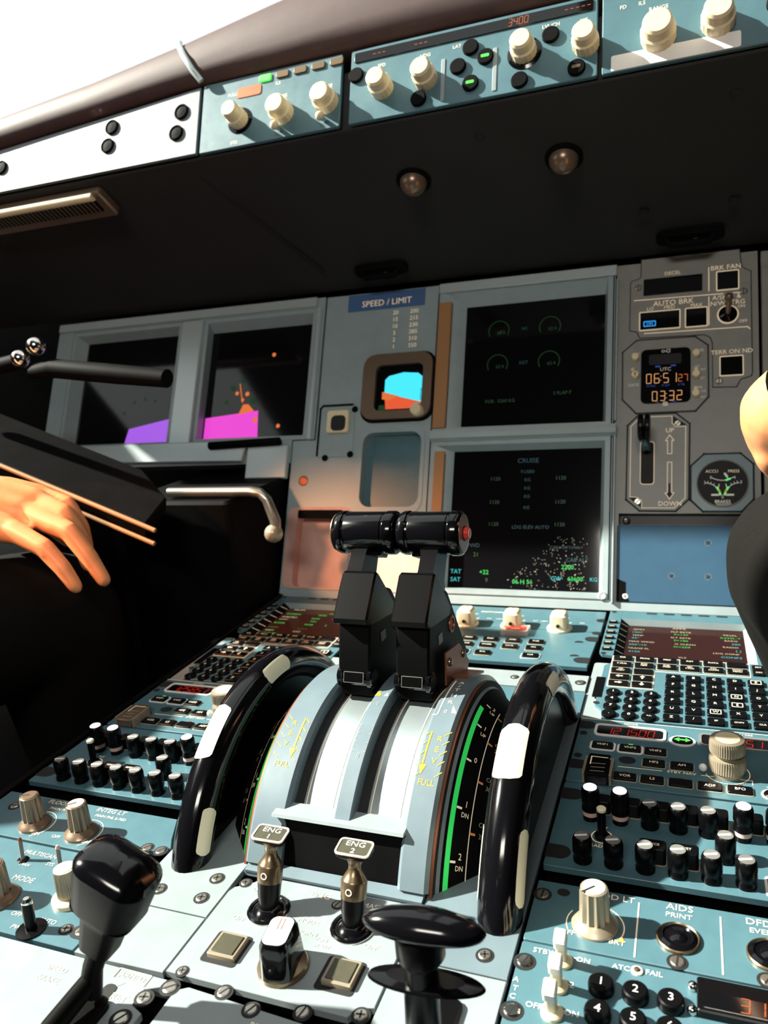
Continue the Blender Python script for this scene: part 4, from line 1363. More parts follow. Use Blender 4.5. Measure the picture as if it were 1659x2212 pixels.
mb.plate(-97.6, 14, -84.4, 182, 1.6, 4, TAN, .8, .5)  # tan stands in for warm light on the bezel edge
solo(mb, 'trim_strip', 'edge strip painted with warm light, left of the lower centre screen', 'trim strip', PN, (-91, 100, 0))
mb = MB()
mb.plate(-103, 212, -86, 380, 1.6, 4, TAN, .8, .5)  # warm light on this bezel edge, painted tan as well
solo(mb, 'trim_strip', 'edge strip painted with warm light, left of the upper centre screen', 'trim strip', PN, (-95, 296, 0))
mb = MB()
mb.plate(-104, 393, 118, 406, .06, 5, ALU, 1.5, 1)
solo(mb, 'top_trim', 'pale trim bar across the top of the upper centre screen', 'trim strip', PN, (7, 402, 0))
mb = MB()
mb.plate(-733, 393, -279, 406, 2.1, 7, ALU, 1.5, 1)
solo(mb, 'top_trim', 'pale trim bar across the tops of the two left screens', 'trim strip', PN, (-520, 400, 0))
mb = MB()
mb.plate(-499, 203, -463, 391, 2.1, 6, ALU, 1.5, 1.5)
solo(mb, 'screen_divider', 'pale upright divider between the two left screens', 'trim strip', PN, (-481, 300, 0))
mb = MB()
mb.plate(-278.4, 203, -271, 391, 2.1, 6, ALU, 1.5, 1.5)
solo(mb, 'screen_divider', 'pale upright strip on the right edge of the magenta screen', 'trim strip', PN, (-274, 300, 0))
mb = MB()
mb.lathe(108, 10, [(5, 1.2), (5, 2.4), (3.6, 3.2), (3.2, 2)], ALU, 24)
solo(mb, 'display_latch', 'round latch in the lower right corner of the lower centre screen', 'latch', PN, (108, 10, 1))

# sill under the left screens with a dark tube and a white plate
t = thing('lower_sill', 'pale angled sill under the two left screens', 'sill', PN, (-500, 190, 0))
mb = MB()
mb.prism([(-684, 205), (-626, 177), (-372, 174), (-366, 204)], 2.1, 10, ALU, 1.5)
part(mb, 'sill_plate', t)
mb = MB()
mb.plate(-365, 150, -302, 196, 2.2, 9, ALU, 2, 1.5)
solo(mb, 'lower_plate', 'small white square plate below the right end of the magenta screen', 'plate', PN, (-333, 172, 0))
mb = MB()
mb.tube([(-424, 197, 12), (-314, 200, 12)], 5.5, MATTE, 16)
solo(mb, 'grab_tube', 'short dark tube lying along the sill under the magenta screen', 'tube', PN, (-370, 198, 12))

# ---- standby horizon
t = thing('standby_horizon', 'small square standby horizon with blue sky and red ground', 'instrument', PN, (-152, 268, 0))
mb = MB()
mb.ring(rrect(-201, 226, -106, 314, 16, 5), rrect(-183, 237, -118, 299, 8, 5), .06, 8, TAUPE, .1)
mb.prism(rrect(-204, 223, -103, 317, 18, 5), .06, 2.5, MATTE, 1)
part(mb, 'housing', t)
mb = MB()
mb.plate(-183, 236, -117, 299, 2.4, 3, SCR, 6, .1)
z = 3.2
mb.flat([(-171, 262), (-120, 248), (-120, 282), (-126, 287), (-146, 289), (-166, 285), (-171, 280)], z, G_SKY)
mb.flat([(-171, 262), (-120, 248), (-122, 240), (-168, 240)], z, G_EARTH)
mb.flat([(-174, 254), (-174, 264), (-150, 257), (-166, 252)], z + .1, G_ORS)
mb.flat(rrect(-122, 250, -114, 266, 2), z, G_DGRN)
mb.flat(rrect(-178, 238, -168, 246, 2), z, G_DGRN)
part(mb, 'screen', t)
mb = MB()
mb.lathe(-123, 235.5, [(8.5, 1), (8.5, 6), (8, 13), (6.6, 15)], CREAM, 26)
part(mb, 'setting_knob', t)

# ---- placard, small panel, recess, pocket
mb = MB()
mb.plate(-234, 381, -124, 405, .05, .5, BLUEPL, 1, .1)
mb.text('SPEED / LIMIT', -178, 390, 12, LEG, .7)
for k in range(6):
    mb.text(('20', '15', '10', '5', '2', '1')[k], -164, 374 - k * 9.5, 8, LEG, .3)
    mb.text(('200', '215', '230', '285', '310', '350')[k], -138, 374 - k * 9.5, 8, LEG, .3)
solo(mb, 'speed_placard', 'blue and cream printed placard at the top of the centre panel', 'placard', PN, (-178, 380, 0))
t = thing('switch_plate', 'small grey plate with one square cream button, left of the standby horizon', 'switch panel', PN, (-237, 214, 0))
mb = MB()
mb.plate(-264, 179, -211, 250, .05, 1.2, PAINT2, 4, .6)
mb.line([(-262, 182), (-262, 246), (-258, 249.6), (-216, 249.6)], 3.2, MATTE, 1.3)
for q, w in ((-250, 178), (-214, 182), (-212, 243)):
    mb.flat(circ(q, w, 4.4), 1.35, MATTE)
part(mb, 'faceplate', t)
mb = MB()
mb.cbox(-233.6, 226, 32, 31, 1, 7, CREAM, 4, 1.2)
mb.cbox(-232, 223.4, 21, 21, 6.9, 7.6, GROOVE, 6, .2)
part(mb, 'push_button', t)
mb = MB()
mb.add([(-198, 111, -15.6), (-116, 111, -15.6), (-116, 211, -15.6), (-198, 211, -15.6)], [(0, 1, 2, 3)], PAINT)
mb.ring(rrect(-205, 104, -112, 218, 16, 5), rrect(-197, 112, -117, 210, 14, 5), .06, 1, PAINT2, -15.6)
solo(mb, 'recess_tray', 'deep rounded blue-grey recess under the standby horizon', 'recess', PN, (-157, 160, -8))
mb = MB()
mb.add([(-285, 7, -15.4), (-215, 7, -15.4), (-215, 103, -15.4), (-285, 103, -15.4)], [(0, 1, 2, 3)], WARMCAST)
mb.ring(rrect(-297, 4.8, -206, 112, 10, 4), rrect(-283, 7, -217, 101, 8, 4), .06, 1.2, WARMCAST, -15.4)
mb.plate(-282, 97, -218, 108, .1, 2.6, MATTE, 2, .6)
solo(mb, 'recess_tray', 'shallow recess painted with a pink light cast, low on the left of the thrust levers', 'recess', PN, (-251, 54, -8))
mb = MB()
mb.plate(-204, 4, -108, 104, .06, 1.4, WARMCAST, 3, .8)  # grey plate painted with the same pink light cast
solo(mb, 'blank_plate', 'blank grey plate straight behind the thrust levers', 'plate', PN, (-157, 54, 0))

# ---- right column of small instruments
def outline(mb, P, w, z, m):
    mb.line(list(P) + [P[0]], w, m, z)
t = thing('autobrake_panel', 'grey brake panel with dark square buttons and a brown toggle, upper right', 'switch panel', PN, (200, 320, 0))
mb = MB()
P = [(145.4, 410), (145.2, 388), (142, 385.6), (135, 384), (133.6, 381), (133.2, 322.2), (141, 320), (144.7, 312), (214, 310.5), (220.5, 307), (222.8, 300), (223, 247.6), (247, 246.6), (251, 255), (262, 258.4), (263, 263), (262.8, 382), (256, 386), (253, 390), (251.4, 410)]
mb.prism(P, .06, 1.0, PAINT3, .5)
outline(mb, P, 1.6, .6, GROOVE)
for a in ([(138, 359), (234, 357.6)], [(245, 357.4), (252, 357.3)], [(149.7, 316.8), (259, 315.6), (261, 313)], [(219.1, 391), (219.1, 362.6)], [(219.1, 355), (219, 321.4)]):
    mb.line(a, 1.1, LEG, 1.2)
mb.text('AUTO BRK', 181, 352.4, 9, LEG, 1.3)
mb.text('BRK FAN', 237, 389.4, 8, LEG, 1.3)
mb.text('LO', 155.8, 346.6, 6, LEG, 1.3)
mb.text('MED', 176.7, 347, 6, LEG, 1.3)
mb.text('MAX', 205.9, 346.4, 6, LEG, 1.3)
mb.text('A/SKID &', 237.6, 353, 7.6, LEG, 1.3)
mb.text('N/W STRG', 238.6, 346, 7.6, LEG, 1.3)
mb.text('ON', 252.8, 340.6, 5, LEG, 1.3)
mb.text('OFF', 254.4, 322.6, 5, LEG, 1.3)
mb.text('TERR ON ND', 242.4, 287.4, 7.2, LEG, 1.3)
mb.text('DECEL', 180, 389, 6, LEG, 1.3)
part(mb, 'faceplate', t)
for x0, y0, x1, y1, fr in ((148, 363.6, 212.2, 384.4, 0), (227.6, 362, 250, 384.2, 1), (144.4, 321, 188, 342.6, 1), (194.4, 320.6, 217, 342.8, 1), (230.6, 259.8, 253.6, 281.8, 1)):
    mb = MB()
    if fr:
        mb.frame(x0 - .9, y0 - .9, x1 + .9, y1 + .9, 1.2, .5, 2.2, LEG, 1.4)
    mb.plate(x0, y0, x1, y1, .5, 1.8, SCR, 1, .3)
    if x0 == 144.4:
        mb.frame(148.5, 325, 162, 331.6, .8, 1.7, 2.1, G_BLU, .8)
        mb.text('ON', 155.2, 328.2, 4.6, G_BLU, 2.1)
    part(mb, 'button', t)
for a in ((142.2, 374.8, 3.6, '-', 85), (255.2, 358.4, 3.6, '-', 85), (229.2, 254, 3.6, '-', 85)):
    screw(t, *a, z=.8)
mb = MB()
mb.lathe(238.8, 332, [(11.4, .8), (11.4, 1.8), (10.4, 2.0)], LEG, 30)
mb.lathe(238.8, 332, [(10.4, 1.4), (9.4, 2.4), (6, 4), (3.4, 6)], GLOSS, 28)
mb.tube([(238.8, 332, 4), (239.2, 338, 11), (239.4, 343, 16)], [2.6, 2.8, 3.0], TAUPE, 14)
mb.ball((239.5, 345.2, 18), 4.9, TAUPE)
part(mb, 'toggle_switch', t)

t = thing('panel_clock', 'octagonal digital clock with amber digits and small cream knobs', 'clock', PN, (172, 265, 0))
mb = MB()
P = [(126.6, 238), (141.6, 221), (204.6, 221), (218, 236.6), (217.6, 297), (204.4, 308.2), (141.2, 308.6), (126, 295.4)]
mb.prism(P, .06, 1.6, PAINT3, .8)
outline(mb, P, 2.6, .9, GROOVE)
part(mb, 'faceplate', t)
mb = MB()
mb.plate(146.2, 231, 199.8, 296.2, 1, 3, SCR, 6, .4)
mb.seg7('06:51', 152.5, 255, 11, G_AMB, 3.2, .0, .78)
mb.seg7('27', 187.0, 255.6, 8, G_ORD, 3.2, .0, .72)
mb.seg7('03:32', 159, 233.8, 11, G_AMB, 3.2, .0, .76)
mb.text('UTC', 173, 270.8, 6, WHITE, 3.2)
mb.ring(circ(170.5, 292.8, 2, 1.6, 14), circ(170.5, 292.8, 1.3, 1, 14), 3, 3.2, WHITE)
mb.line([(172.6, 292.8), (174, 292.8)], .6, WHITE, 3.2)
mb.frame(174, 291, 178, 295, .7, 3, 3.2, WHITE, .5)
mb.plate(155, 277, 190, 289.4, 2.9, 3.1, GROOVE, 2, .02)
for q, w in ((164.6, 274.8), (181.4, 275)):
    mb.plate(q - 2.8, w - .9, q + 2.8, w + .9, 2.9, 3.2, G_DBLU, .8, .02)
for q, s_ in ((157.6, 'H MO'), (173.4, 'M DY'), (190, 'S YR')):
    mb.text(s_, q, 251.6, 3.8, G_DBLU, 3.2)
for q in (164.4, 182):
    mb.text('HR' if q < 170 else 'MIN', q, 231.9, 3, G_DBLU, 3.2)
mb.cbox(173, 229.6, 5.4, 5, 3, 3.3, WHITE, 1, .05)
mb.text('ET', 173, 229.6, 3.4, GROOVE, 3.4)
part(mb, 'display', t)
mb = MB()
for s_, q, w, h in (('RST', 140.6, 291.4, 5), ('CHR', 208.6, 291.2, 5), ('DATE', 138.4, 254.4, 4.6), ('INT', 213, 268.4, 3.6), ('SET', 212, 258.4, 3.6), ('RUN', 207.4, 247.4, 4.4), ('STP', 213, 242.6, 3.4), ('RST', 213, 236, 3.4), ('GPS', 206.8, 272.6, 3.4)):
    mb.text(s_, q, w, h, WHITE, 2.0)
part(mb, 'legend', t)
for q, w, kind in ((140.2, 287, 0), (140.2, 265.6, 2), (205.6, 286.8, 0), (205.6, 262, 1), (205.2, 239.6, 1)):
    mb = MB()
    mb.lathe(q, w, [(4.8, 1), (4.8, 5), (4.4, 8), (3.6, 9.4)], CREAM, 22)
    if kind == 1:
        mb.cbox(q, w + 3.4, 5, 8, 2, 9.6, CREAM, 2, .8)
    if kind == 2:
        mb.ball((q - 2.6, w + 6.4, 5), 2.6, CREAM)
        mb.line([(q - 1, w + 2), (q, w - 2), (q + 1.4, w + 2)], .7, GROOVE, 9.6)
    part(mb, 'set_knob', t)

t = thing('gear_lever_panel', 'tall octagonal landing gear panel with UP and DOWN arrows and a black wheel-shaped lever', 'lever panel', PN, (165, 163, 0))
mb = MB()
P = [(132.4, 120), (146.6, 107.4), (184, 107), (197.4, 120), (198.2, 205.8), (184, 218.4), (144.9, 218.4), (132.8, 206)]
mb.prism(P, .06, 1.2, PAINT3, .6)
outline(mb, P, 3.0, .7, GROOVE)
P2 = [(136, 122.6), (142, 122.6), (148.4, 119), (148.6, 110), (183, 110), (194, 121), (194.6, 203), (184, 203), (180.4, 207), (180.2, 215.6), (146, 215.6), (136, 205)]
outline(mb, P2, .7, 1.4, LEG)
mb.flat([(148.2, 110), (148, 119.4), (142.4, 122.4), (134.6, 122)], 1.35, GROOVE)
mb.flat([(181, 216), (181, 207.4), (184.6, 204), (195.6, 204.6)], 1.35, GROOVE)
mb.frame(146.4, 136.6, 161.8, 186.8, .8, .8, 1.8, LEG, 3.4)
mb.plate(147, 137.2, 161.2, 186.2, 1, 1.5, GROOVE, 3, .1)
mb.text('UP', 177.9, 198.8, 7.4, LEG, 1.5)
mb.text('DOWN', 178.4, 114.6, 7.4, LEG, 1.5)
A1 = [(177.8, 193.6), (173.4, 187), (175.6, 187), (175.6, 171.8), (180.2, 171.8), (180.2, 187), (182.4, 187)]
A2 = [(177.9, 119.8), (173.2, 127), (175.6, 127), (175.6, 162), (180.2, 162), (180.2, 127), (182.6, 127)]
outline(mb, A1, .8, 1.5, LEG)
outline(mb, A2, .8, 1.5, LEG)
mb.flat([(178, 121.6), (174.6, 126.6), (176.8, 128), (176.8, 138), (178.8, 138), (178.8, 128), (181.2, 126.6)], 1.4, GROOVE)
part(mb, 'faceplate', t)
lv = MB()
lv.prism([(149.6, 174), (157, 174), (155.6, 190), (151.2, 190)], 2, 30, PAINT, 1.2)
lv.tube([(153.4, 176, 2), (153.2, 186, 34), (153.2, 189, 44)], [4.6, 4.2, 3.8], BLACK, 14)
lv_o = part(lv, 'gear_lever', t)
for q in (149.4, 156.4):
    mb = MB()
    mb.M = axisM((q - 2.9, 190.5, 46), (1, 0, 0))
    mb.lathe(0, 0, [(12.4, 0), (14.6, 1.2), (14.9, 3), (14.6, 4.8), (12.4, 5.8)], BLACK, 32)
    mb.M = None
    part(mb, 'wheel_grip', lv_o)
screw(t, 186.2, 207, 3.6, '-', 50, .8)
screw(t, 144.2, 117.4, 3.6, '-', 50, .8)

t = thing('brake_gauge', 'round black brake pressure gauge with white needles and green arcs, in an octagonal frame', 'gauge', PN, (232, 138, 0))
mb = MB()
P = [(200.4, 119), (212.6, 106.4), (250.6, 106.4), (262.4, 119.6), (262.4, 158), (250, 170), (213.8, 170), (200.4, 157)]
mb.prism(P, .06, 1.4, PAINT, .6)
outline(mb, P, 3.0, .8, GROOVE)
part(mb, 'faceplate', t)
mb = MB()
mb.lathe(232, 137, [(26.6, 1), (26.6, 3), (25.6, 3.4), (25, 2.6)], PAINT3, 48)
mb.flat(circ(232, 137, 25.4, n=48), 2.8, GROOVE)
mb.flat([(226, 112), (240, 112), (241, 115), (225, 115)], 2.9, PAINT)
mb.text('ACCU', 221.4, 150.2, 4.6, LEG, 3)
mb.text('PRESS', 243.2, 150, 4.6, LEG, 3)
mb.text('0', 220.4, 143.2, 5, WHITE, 3)
mb.text('4', 244, 143, 5, WHITE, 3)
mb.text('3', 214.2, 137.6, 5, WHITE, 3)
mb.text('3', 250.4, 137.8, 5, WHITE, 3)
mb.text('0', 232, 121.4, 5, WHITE, 3)
mb.text('BRAKES', 232, 116.6, 4.6, LEG, 3)
mb.line([(222, 142.6), (227, 140.6), (232, 140), (237, 140.6), (243.4, 143.6)], .9, WHITE, 3)
mb.line([(236, 140.4), (239, 141.6)], 2.2, G_GRN, 3.05)
for sg in (-1, 1):
    c_ = lambda x: 232 + sg * x
    mb.line([(c_(16.4), 137.4), (c_(12), 136.4), (c_(8), 134.2), (c_(5.4), 131.4)], .9, WHITE, 3)
    for x_, y_ in ((15, 137.2), (12, 136.4), (9, 134.8)):
        mb.line([(c_(x_), y_), (c_(x_ - .6), y_ + 2)], .6, WHITE, 3)
    mb.line([(c_(3.4), 135.6), (c_(4.2), 132)], 1, WHITE, 3)
    mb.line([(c_(5.6), 132), (c_(3.4), 128.4)], 2.2, G_GRN, 3.05)
    mb.line([(c_(3.2), 127.8), (c_(2.2), 124.4)], 2.2, G_GRN, 3.05)
    mb.line([(c_(3.4), 128.6), (c_(3.1), 127.6)], 2.2, YELL, 3.1)
part(mb, 'dial', t)
for P in ([(232, 123.6), (227, 125), (221, 125), (220.4, 123.8), (221, 122.8), (227, 122.8)], [(232, 123.6), (237, 125), (243, 125), (243.6, 123.8), (243, 122.8), (237, 122.8)], [(237.6, 141.6), (235, 144), (233, 147.6), (234, 148.6), (235.6, 148), (237.6, 144.6)]):
    mb = MB()
    mb.prism(P, 3.2, 3.7, WHITE)
    part(mb, 'needle', t)

t = thing('lower_flap', 'wide shade-blue lower panel flap with a dark slot above it, left of the black-trousered knee', 'panel', PN, (195, 50, 0))
mb = MB()
mb.plate(122.6, 4, 268, 90.6, .06, 1.6, BLUESHADE, 2, .8)
for q, w in ((217.4, 71.4), (180.4, 34.4), (217.3, 34.4)):
    for a in (40, 130):
        mb.line([(q - 2.2 * cos(R(a)), w - 2.2 * sin(R(a))), (q + 2.2 * cos(R(a)), w + 2.2 * sin(R(a)))], .9, GROOVE, 1.75)
    mb.ring(circ(q, w, 3.4), circ(q, w, 3.1), 1.5, 1.8, PAINT3)
mb.flat([(123.4, 5), (137, 5), (133, 14), (133, 26), (123.4, 30)], 1.72, MATTE)
part(mb, 'flap_plate', t)
screw(t, 132.5, 10.6, 3.6, '+', 20, .9)
mb = MB()
mb.plate(124.6, 91.6, 261.4, 103.4, -11.8, -10, BLACK, 3, .1)
mb.ball((132, 97, -6), 4.2, CHROME)
part(mb, 'slot_latch', t)
# ================================================================ COAMING AND CONTROL UNIT
FR['fcu'] = frame_matrix((0, 0.800, 0.522), R(90 - 21))
t = thing('coaming', 'dark padded coaming overhanging the instrument panel', 'coaming', 'world', (-100, 1000, 360))
mb = MB()
xprism(mb, [(1030, 377), (804, 518.5), (803, 520.6), (809, 523), (830, 580), (850, 580), (1490, 540), (1490, 388), (1064, 388)], -900, 620, COAM)
k = 0
for p_ in ((3, 836, 499), (238, 838, 498), (242, 957, 418), (152, 957, 418)):
    mb.M = axisM(p_, (0, -.555, -.832))
    mb.lathe(0, 0, [(5.5, -.5), (5.5, 1.0), (2.5, .4)], GROOVE, 16)
    mb.M = None
a, b = Vector((-318, 822, 508)), Vector((-250, 985, 401.6))
mb.tube([a, b], 1.3, GROOVE, 8)
part(mb, 'body', t)
xs = [-900, -750, -600, -460, -330, -214, -100, 20, 140, 300, 620]
vb = [38, 48, 59, 70, 81, 82, 83, 82.6, 82.6, 80, 74]
vt = [70, 86, 103, 119, 140, 163, 182, 196, 204, 208, 190]
mb = MB()
L = []
for x, b0, t0 in zip(xs, vb, vt):
    h = t0 - b0
    L.append([(x, b0 + .6, -40), (x, b0 + .6, -2), (x, b0 + .06 * h, 7), (x, b0 + .25 * h, 12), (x, b0 + .5 * h, 13), (x, b0 + .75 * h, 10), (x, b0 + .93 * h, 3), (x, t0, -8), (x, t0 + 4, -40), (x, t0 - 10, -80)])
mb.M = FR['fcu'].copy()
mb.M = Matrix.Translation((0, 800, 522)) @ FR['fcu'].to_3x3().to_4x4()
mb.loops(L, PAD)
part(mb, 'pad', t, 'brown padded roll', sharp=60)
mb = MB()
mb.M = Matrix.Translation((0, 800, 522)) @ FR['fcu'].to_3x3().to_4x4()
mb.tube([(-299, 82, 8), (-307, 92, 14), (-320, 112, 15), (-333, 132, 9), (-338, 142, 0)], [3.4, 3.6, 3.6, 3.4, 3], ALU, 10)
part(mb, 'seam_trim', t)
# under-coaming fittings
UN = Vector((0, -.555, -.832))
for x, y, z, lab in ((-81, 873, 474, 'small brown domed map light under the coaming, the one nearer the left'), (80, 874, 473, 'small brown domed map light under the coaming, the one nearer the right')):
    t = thing('map_light', lab, 'lamp', 'world', (x, y, z), 'map lights under the coaming')
    mb = MB()
    mb.M = axisM((x, y, z), UN)
    mb.lathe(0, 0, [(19, -2), (19, 1.4), (17, 2.4)], MATTE, 30)
    part(mb, 'bezel', t)
    mb = MB()
    mb.M = axisM((x, y, z), UN)
    mb.lathe(0, 0, [(15, 1), (14.6, 6), (12, 11), (7, 15), (1, 17)], TAUPE, 28)
    part(mb, 'dome', t)
for x, y, z, lab in ((199, 995, 392, 'dark grab catch under the right end of the coaming, above the brake panel'), (-172, 991, 395, 'dark grab catch under the coaming, above the printed placard')):
    t = thing('catch', lab, 'catch', 'world', (x, y, z))
    mb = MB()
    mb.M = axisM((x, y, z), UN, (1, 0, 0))
    mb.plate(-36, -10, 36, 10, -2, 4, MATTE, 8, 1.5)
    mb.tube([(-26, 2, 2), (-20, 1, 11), (20, 1, 11), (26, 2, 2)], 4, MATTE, 12)
    part(mb, 'body', t)
    mb = MB()
    mb.M = axisM((x, y, z), UN, (1, 0, 0))
    mb.lathe(6, -4, [(4, 3), (3.4, 6), (1, 7)], BRONZE, 14)
    part(mb, 'stud', t)
t = thing('flood_lamp', 'slatted flood lamp with a brown rim under the left end of the coaming', 'lamp', 'world', (-545, 826, 500))
mb = MB()
mb.M = axisM((-545, 826, 500), UN, (1, 0, 0))
mb.plate(-110, -20, 98, 20, -2, 8, TAUPE, 5, 2)
mb.plate(-106, -8, 86, 12, 7.6, 8.6, MATTE, 3, .3)
for k in range(30):
    mb.plate(-104 + k * 6.3, -7, -101 + k * 6.3, 11, 8, 9.6, BRONZE, .4, .3)
part(mb, 'housing', t)
mb = MB()
mb.M = axisM((-545, 826, 500), UN, (1, 0, 0))
mb.tube([(-108, 17, 9), (88, 17, 9)], 5, CREAM, 14)
part(mb, 'tube', t)

def fknob(parent, x, v, r, l, m=CREAM, base=None, cap=True, tilt=0.0):
    mb = MB()
    if base:
        mb.lathe(x, v, [(r * 1.35, 0), (r * 1.35, 2), (r * 1.1, 3)], base, 28)
    mb.lathe(x, v, [(r, 1), (r, l * .5), (r * .86, l * .56), (r * .84, l * .9), (r * .7, l)], m, 36, flute=18, fd=.5, f0=0, f1=1)
    return part(mb, 'knob', parent)
t = thing('coaming_side_panel', 'pale plain panel with paired dark round buttons at the left end under the pad', 'switch panel', 'fcu', (-470, 30, -4))
mb = MB()
mb.prism([(-900, 2), (-304, 2), (-304, 80), (-600, 58), (-900, 36)], -2.4, 1.5, SIDEP, .8)
part(mb, 'faceplate', t)
for q, w in ((-423, 55), (-427, 33), (-327, 55), (-332, 31), (-590, 34)):
    mb = MB()
    mb.lathe(q, w, [(9, .5), (9, 3), (7.4, 4), (7, 3), (2, 3.6)], MATTE, 24)
    part(mb, 'button', t)

t = thing('display_control_panel', 'teal control panel with three cream knobs under the pad, left of the main knob row', 'switch panel', 'fcu', (-216, 40, -4))
mb = MB()
mb.plate(-300, 1, -132, 81, -2.4, 1.5, PAINT, 2, .8)
mb.plate(-256, 56, -226, 68, 1.2, 2.2, RUST, 3, .3)
for s_, q, w in (('PULL', -262, 62), ('STD', -256, 6), ('ROSE', -200, 48), ('RANGE', -150, 48), ('ILS', -206, 64)):
    mb.text(s_, q, w, 5, LEG, 1.7)
part(mb, 'faceplate', t)
fknob(t, -250, 30, 11, 26, CREAM, GLOSS)
fknob(t, -198, 28, 13, 22, CREAM)
fknob(t, -147, 30, 13, 22, CREAM)
for q in (-200, -148):
    mb = MB()
    mb.tube([(q, 11, 0), (q, 8, 12)], 2.4, CHROME, 12)
    mb.ball((q, 8, 14), 4.6, CREAM)
    part(mb, 'toggle_switch', t)
for k in range(5):
    mb = MB()
    mb.cbox(-222 + k * 21, 73, 15, 8, 1, 3.2, BRONZE if k else G_LED, 2, .5)
    part(mb, 'button', t)

t = thing('flight_control_unit', 'teal control unit with a row of cream knobs along the middle of the coaming', 'control unit', 'fcu', (0, 40, -4))
mb = MB()
mb.plate(-122, 1, 122, 81, -2.4, 1.5, PAINT, 2, .8)
for q in (-23, 28):
    mb.plate(q - 2, 6, q + 2, 50, 1.2, 2.2, PLATE, .8, .3)
for s_, q, w in (('SPD', -88, 58), ('HDG', -42, 58), ('LAT', -10, 60), ('ALT', 54, 60), ('LVL/CH', 80, 60), ('V/S', 110, 58)):
    mb.text(s_, q, w, 5, LEG, 1.7)
part(mb, 'faceplate', t)
mb = MB()
mb.plate(-118, 66, 118, 77, 1, 2.6, SCR, 2, .3)
for k, (q, s_) in enumerate(((-84, '---'), (-40, '---'), (54, '3400'), (106, '-----'))):
    mb.seg7(s_, q - 14, 68, 7, G_ORD, 2.8)
part(mb, 'display', t)
for q, w in ((-86, 32), (-40, 32), (56, 38), (112, 33)):
    fknob(t, q, w, 12, 24, CREAM, GLOSS if q == 56 else None)
for q, w, m in ((-115, 52, MATTE), (-47, 13, MATTE), (-8, 38, MATTE), (19, 42, G_LED), (5, 18, G_LED), (4, 55, MATTE), (52, 11, MATTE), (80, 50, MATTE), (104, 12, BRONZE)):
    mb = MB()
    mb.lathe(q, w, [(8, 1), (8, 4), (7, 5)], MATTE, 22)
    if m is not MATTE:
        mb.cbox(q, w, 8, 3, 4.9, 5.4, m, 1, .1)
    part(mb, 'button', t)

t = thing('display_control_panel', 'teal control panel with two bright cream knobs at the right end under the pad', 'switch panel', 'fcu', (210, 40, -4))
mb = MB()
mb.plate(126, 1, 296, 78, -2.4, 1.5, PAINT, 2, .8)
mb.plate(134, 2, 240, 17, 1.2, 2.2, WHITE, 2, .4)  # white plate painted in for a sun glint
for s_, q, w in (('RANGE', 174, 54), ('ROSE', 222, 54), ('FD', 144, 62), ('ILS', 160, 62)):
    mb.text(s_, q, w, 5, LEG, 1.7)
part(mb, 'faceplate', t)
fknob(t, 174, 26, 15, 24, CREAM)
fknob(t, 222, 28, 14, 24, CREAM)
for q, w in ((268, 34), (268, 56)):
    mb = MB()
    mb.lathe(q, w, [(9, 1), (9, 4), (7, 5)], MATTE, 22)
    part(mb, 'button', t)

# ================================================================ LEFT SIDE FITTINGS
t = thing('lamp_arm', 'grey swing arm with two chrome ball joints in front of the far left screen', 'lamp arm', 'world', (-470, 700, 300))
mb = MB()
mb.tube([(-490, 700, 308), (-460, 700, 310), (-380, 700, 299), (-312, 700, 290)], [9, 12, 12, 11], MATTE, 16, .9)
mb.tube([(-640, 704, 306), (-505, 700, 322)], [10, 9], MATTE, 14)
part(mb, 'arm', t)
for c_ in ((-506, 700, 324), (-480, 700, 336)):
    mb = MB()
    mb.ball(c_, 10.5, CHROME, 20, 12)
    part(mb, 'ball_joint', t)
t = thing('table_leaf', 'dark folding table leaf with tan edging above the hand on the left', 'table', 'world', (-420, 700, 180))
mb = MB()
d = Vector((-.197, 0, .074)).normalized()
n_ = Vector((0.0, .985, .17)).normalized()
mb.M = axisM((-326, 660, 138), n_.cross(d) * -1, d)
z_ = mb.M.to_3x3() @ Vector((0, 0, 1))
if z_.z < 0:
    mb.M = axisM((-326, 660, 138), n_.cross(d), d)
yy = 1 if (mb.M.to_3x3() @ Vector((0, 1, 0))).y > 0 else -1
Pq = [(12, 0), (420, 0), (420, yy * 95), (90, yy * 95), (30, yy * 60)]
mb.prism(Pq, -17, 0, MATTE, 2)
Mt = mb.M.copy()
part(mb, 'leaf', t)
for zz in (-1.5, -18):
    mb = MB()
    mb.M = Mt
    mb.tube([(-2, -2 * yy, zz), (420, -2 * yy, zz)], 2.6, TAN, 10)
    part(mb, 'edging', t)
t = thing('pedal_bar', 'polished bent bar with a ball end in the dark footwell', 'handle bar', 'world', (-300, 790, 120))
mb = MB()
mb.tube([(-400, 790, 148), (-285, 790, 148), (-272, 790, 146), (-264, 790, 138), (-256, 790, 112), (-256, 788, 102)], [6, 6, 6, 6, 6.6, 6.6], STEEL, 16)
part(mb, 'bar', t)
mb = MB()
mb.ball((-258, 786, 98), 11, KNURL, 20, 12)
part(mb, 'ball_end', t)
mb = MB()
mb.plate(-470, 772, -306, 1030, -560, 140, MATTE, 8, 4)
solo(mb, 'footwell_box', 'black box filling the footwell under the left screens', 'box', 'world', (-400, 900, -500))
mb = MB()
mb.plate(-1000, 620, -745, 900, -560, 196, PAINT2, 10, 6)
mb.plate(-1000, 560, -660, 616, 195, 214, RUST, 8, 4)
solo(mb, 'side_console', 'grey side console at the far left edge with a brown top edge', 'console', 'world', (-860, 800, -500))

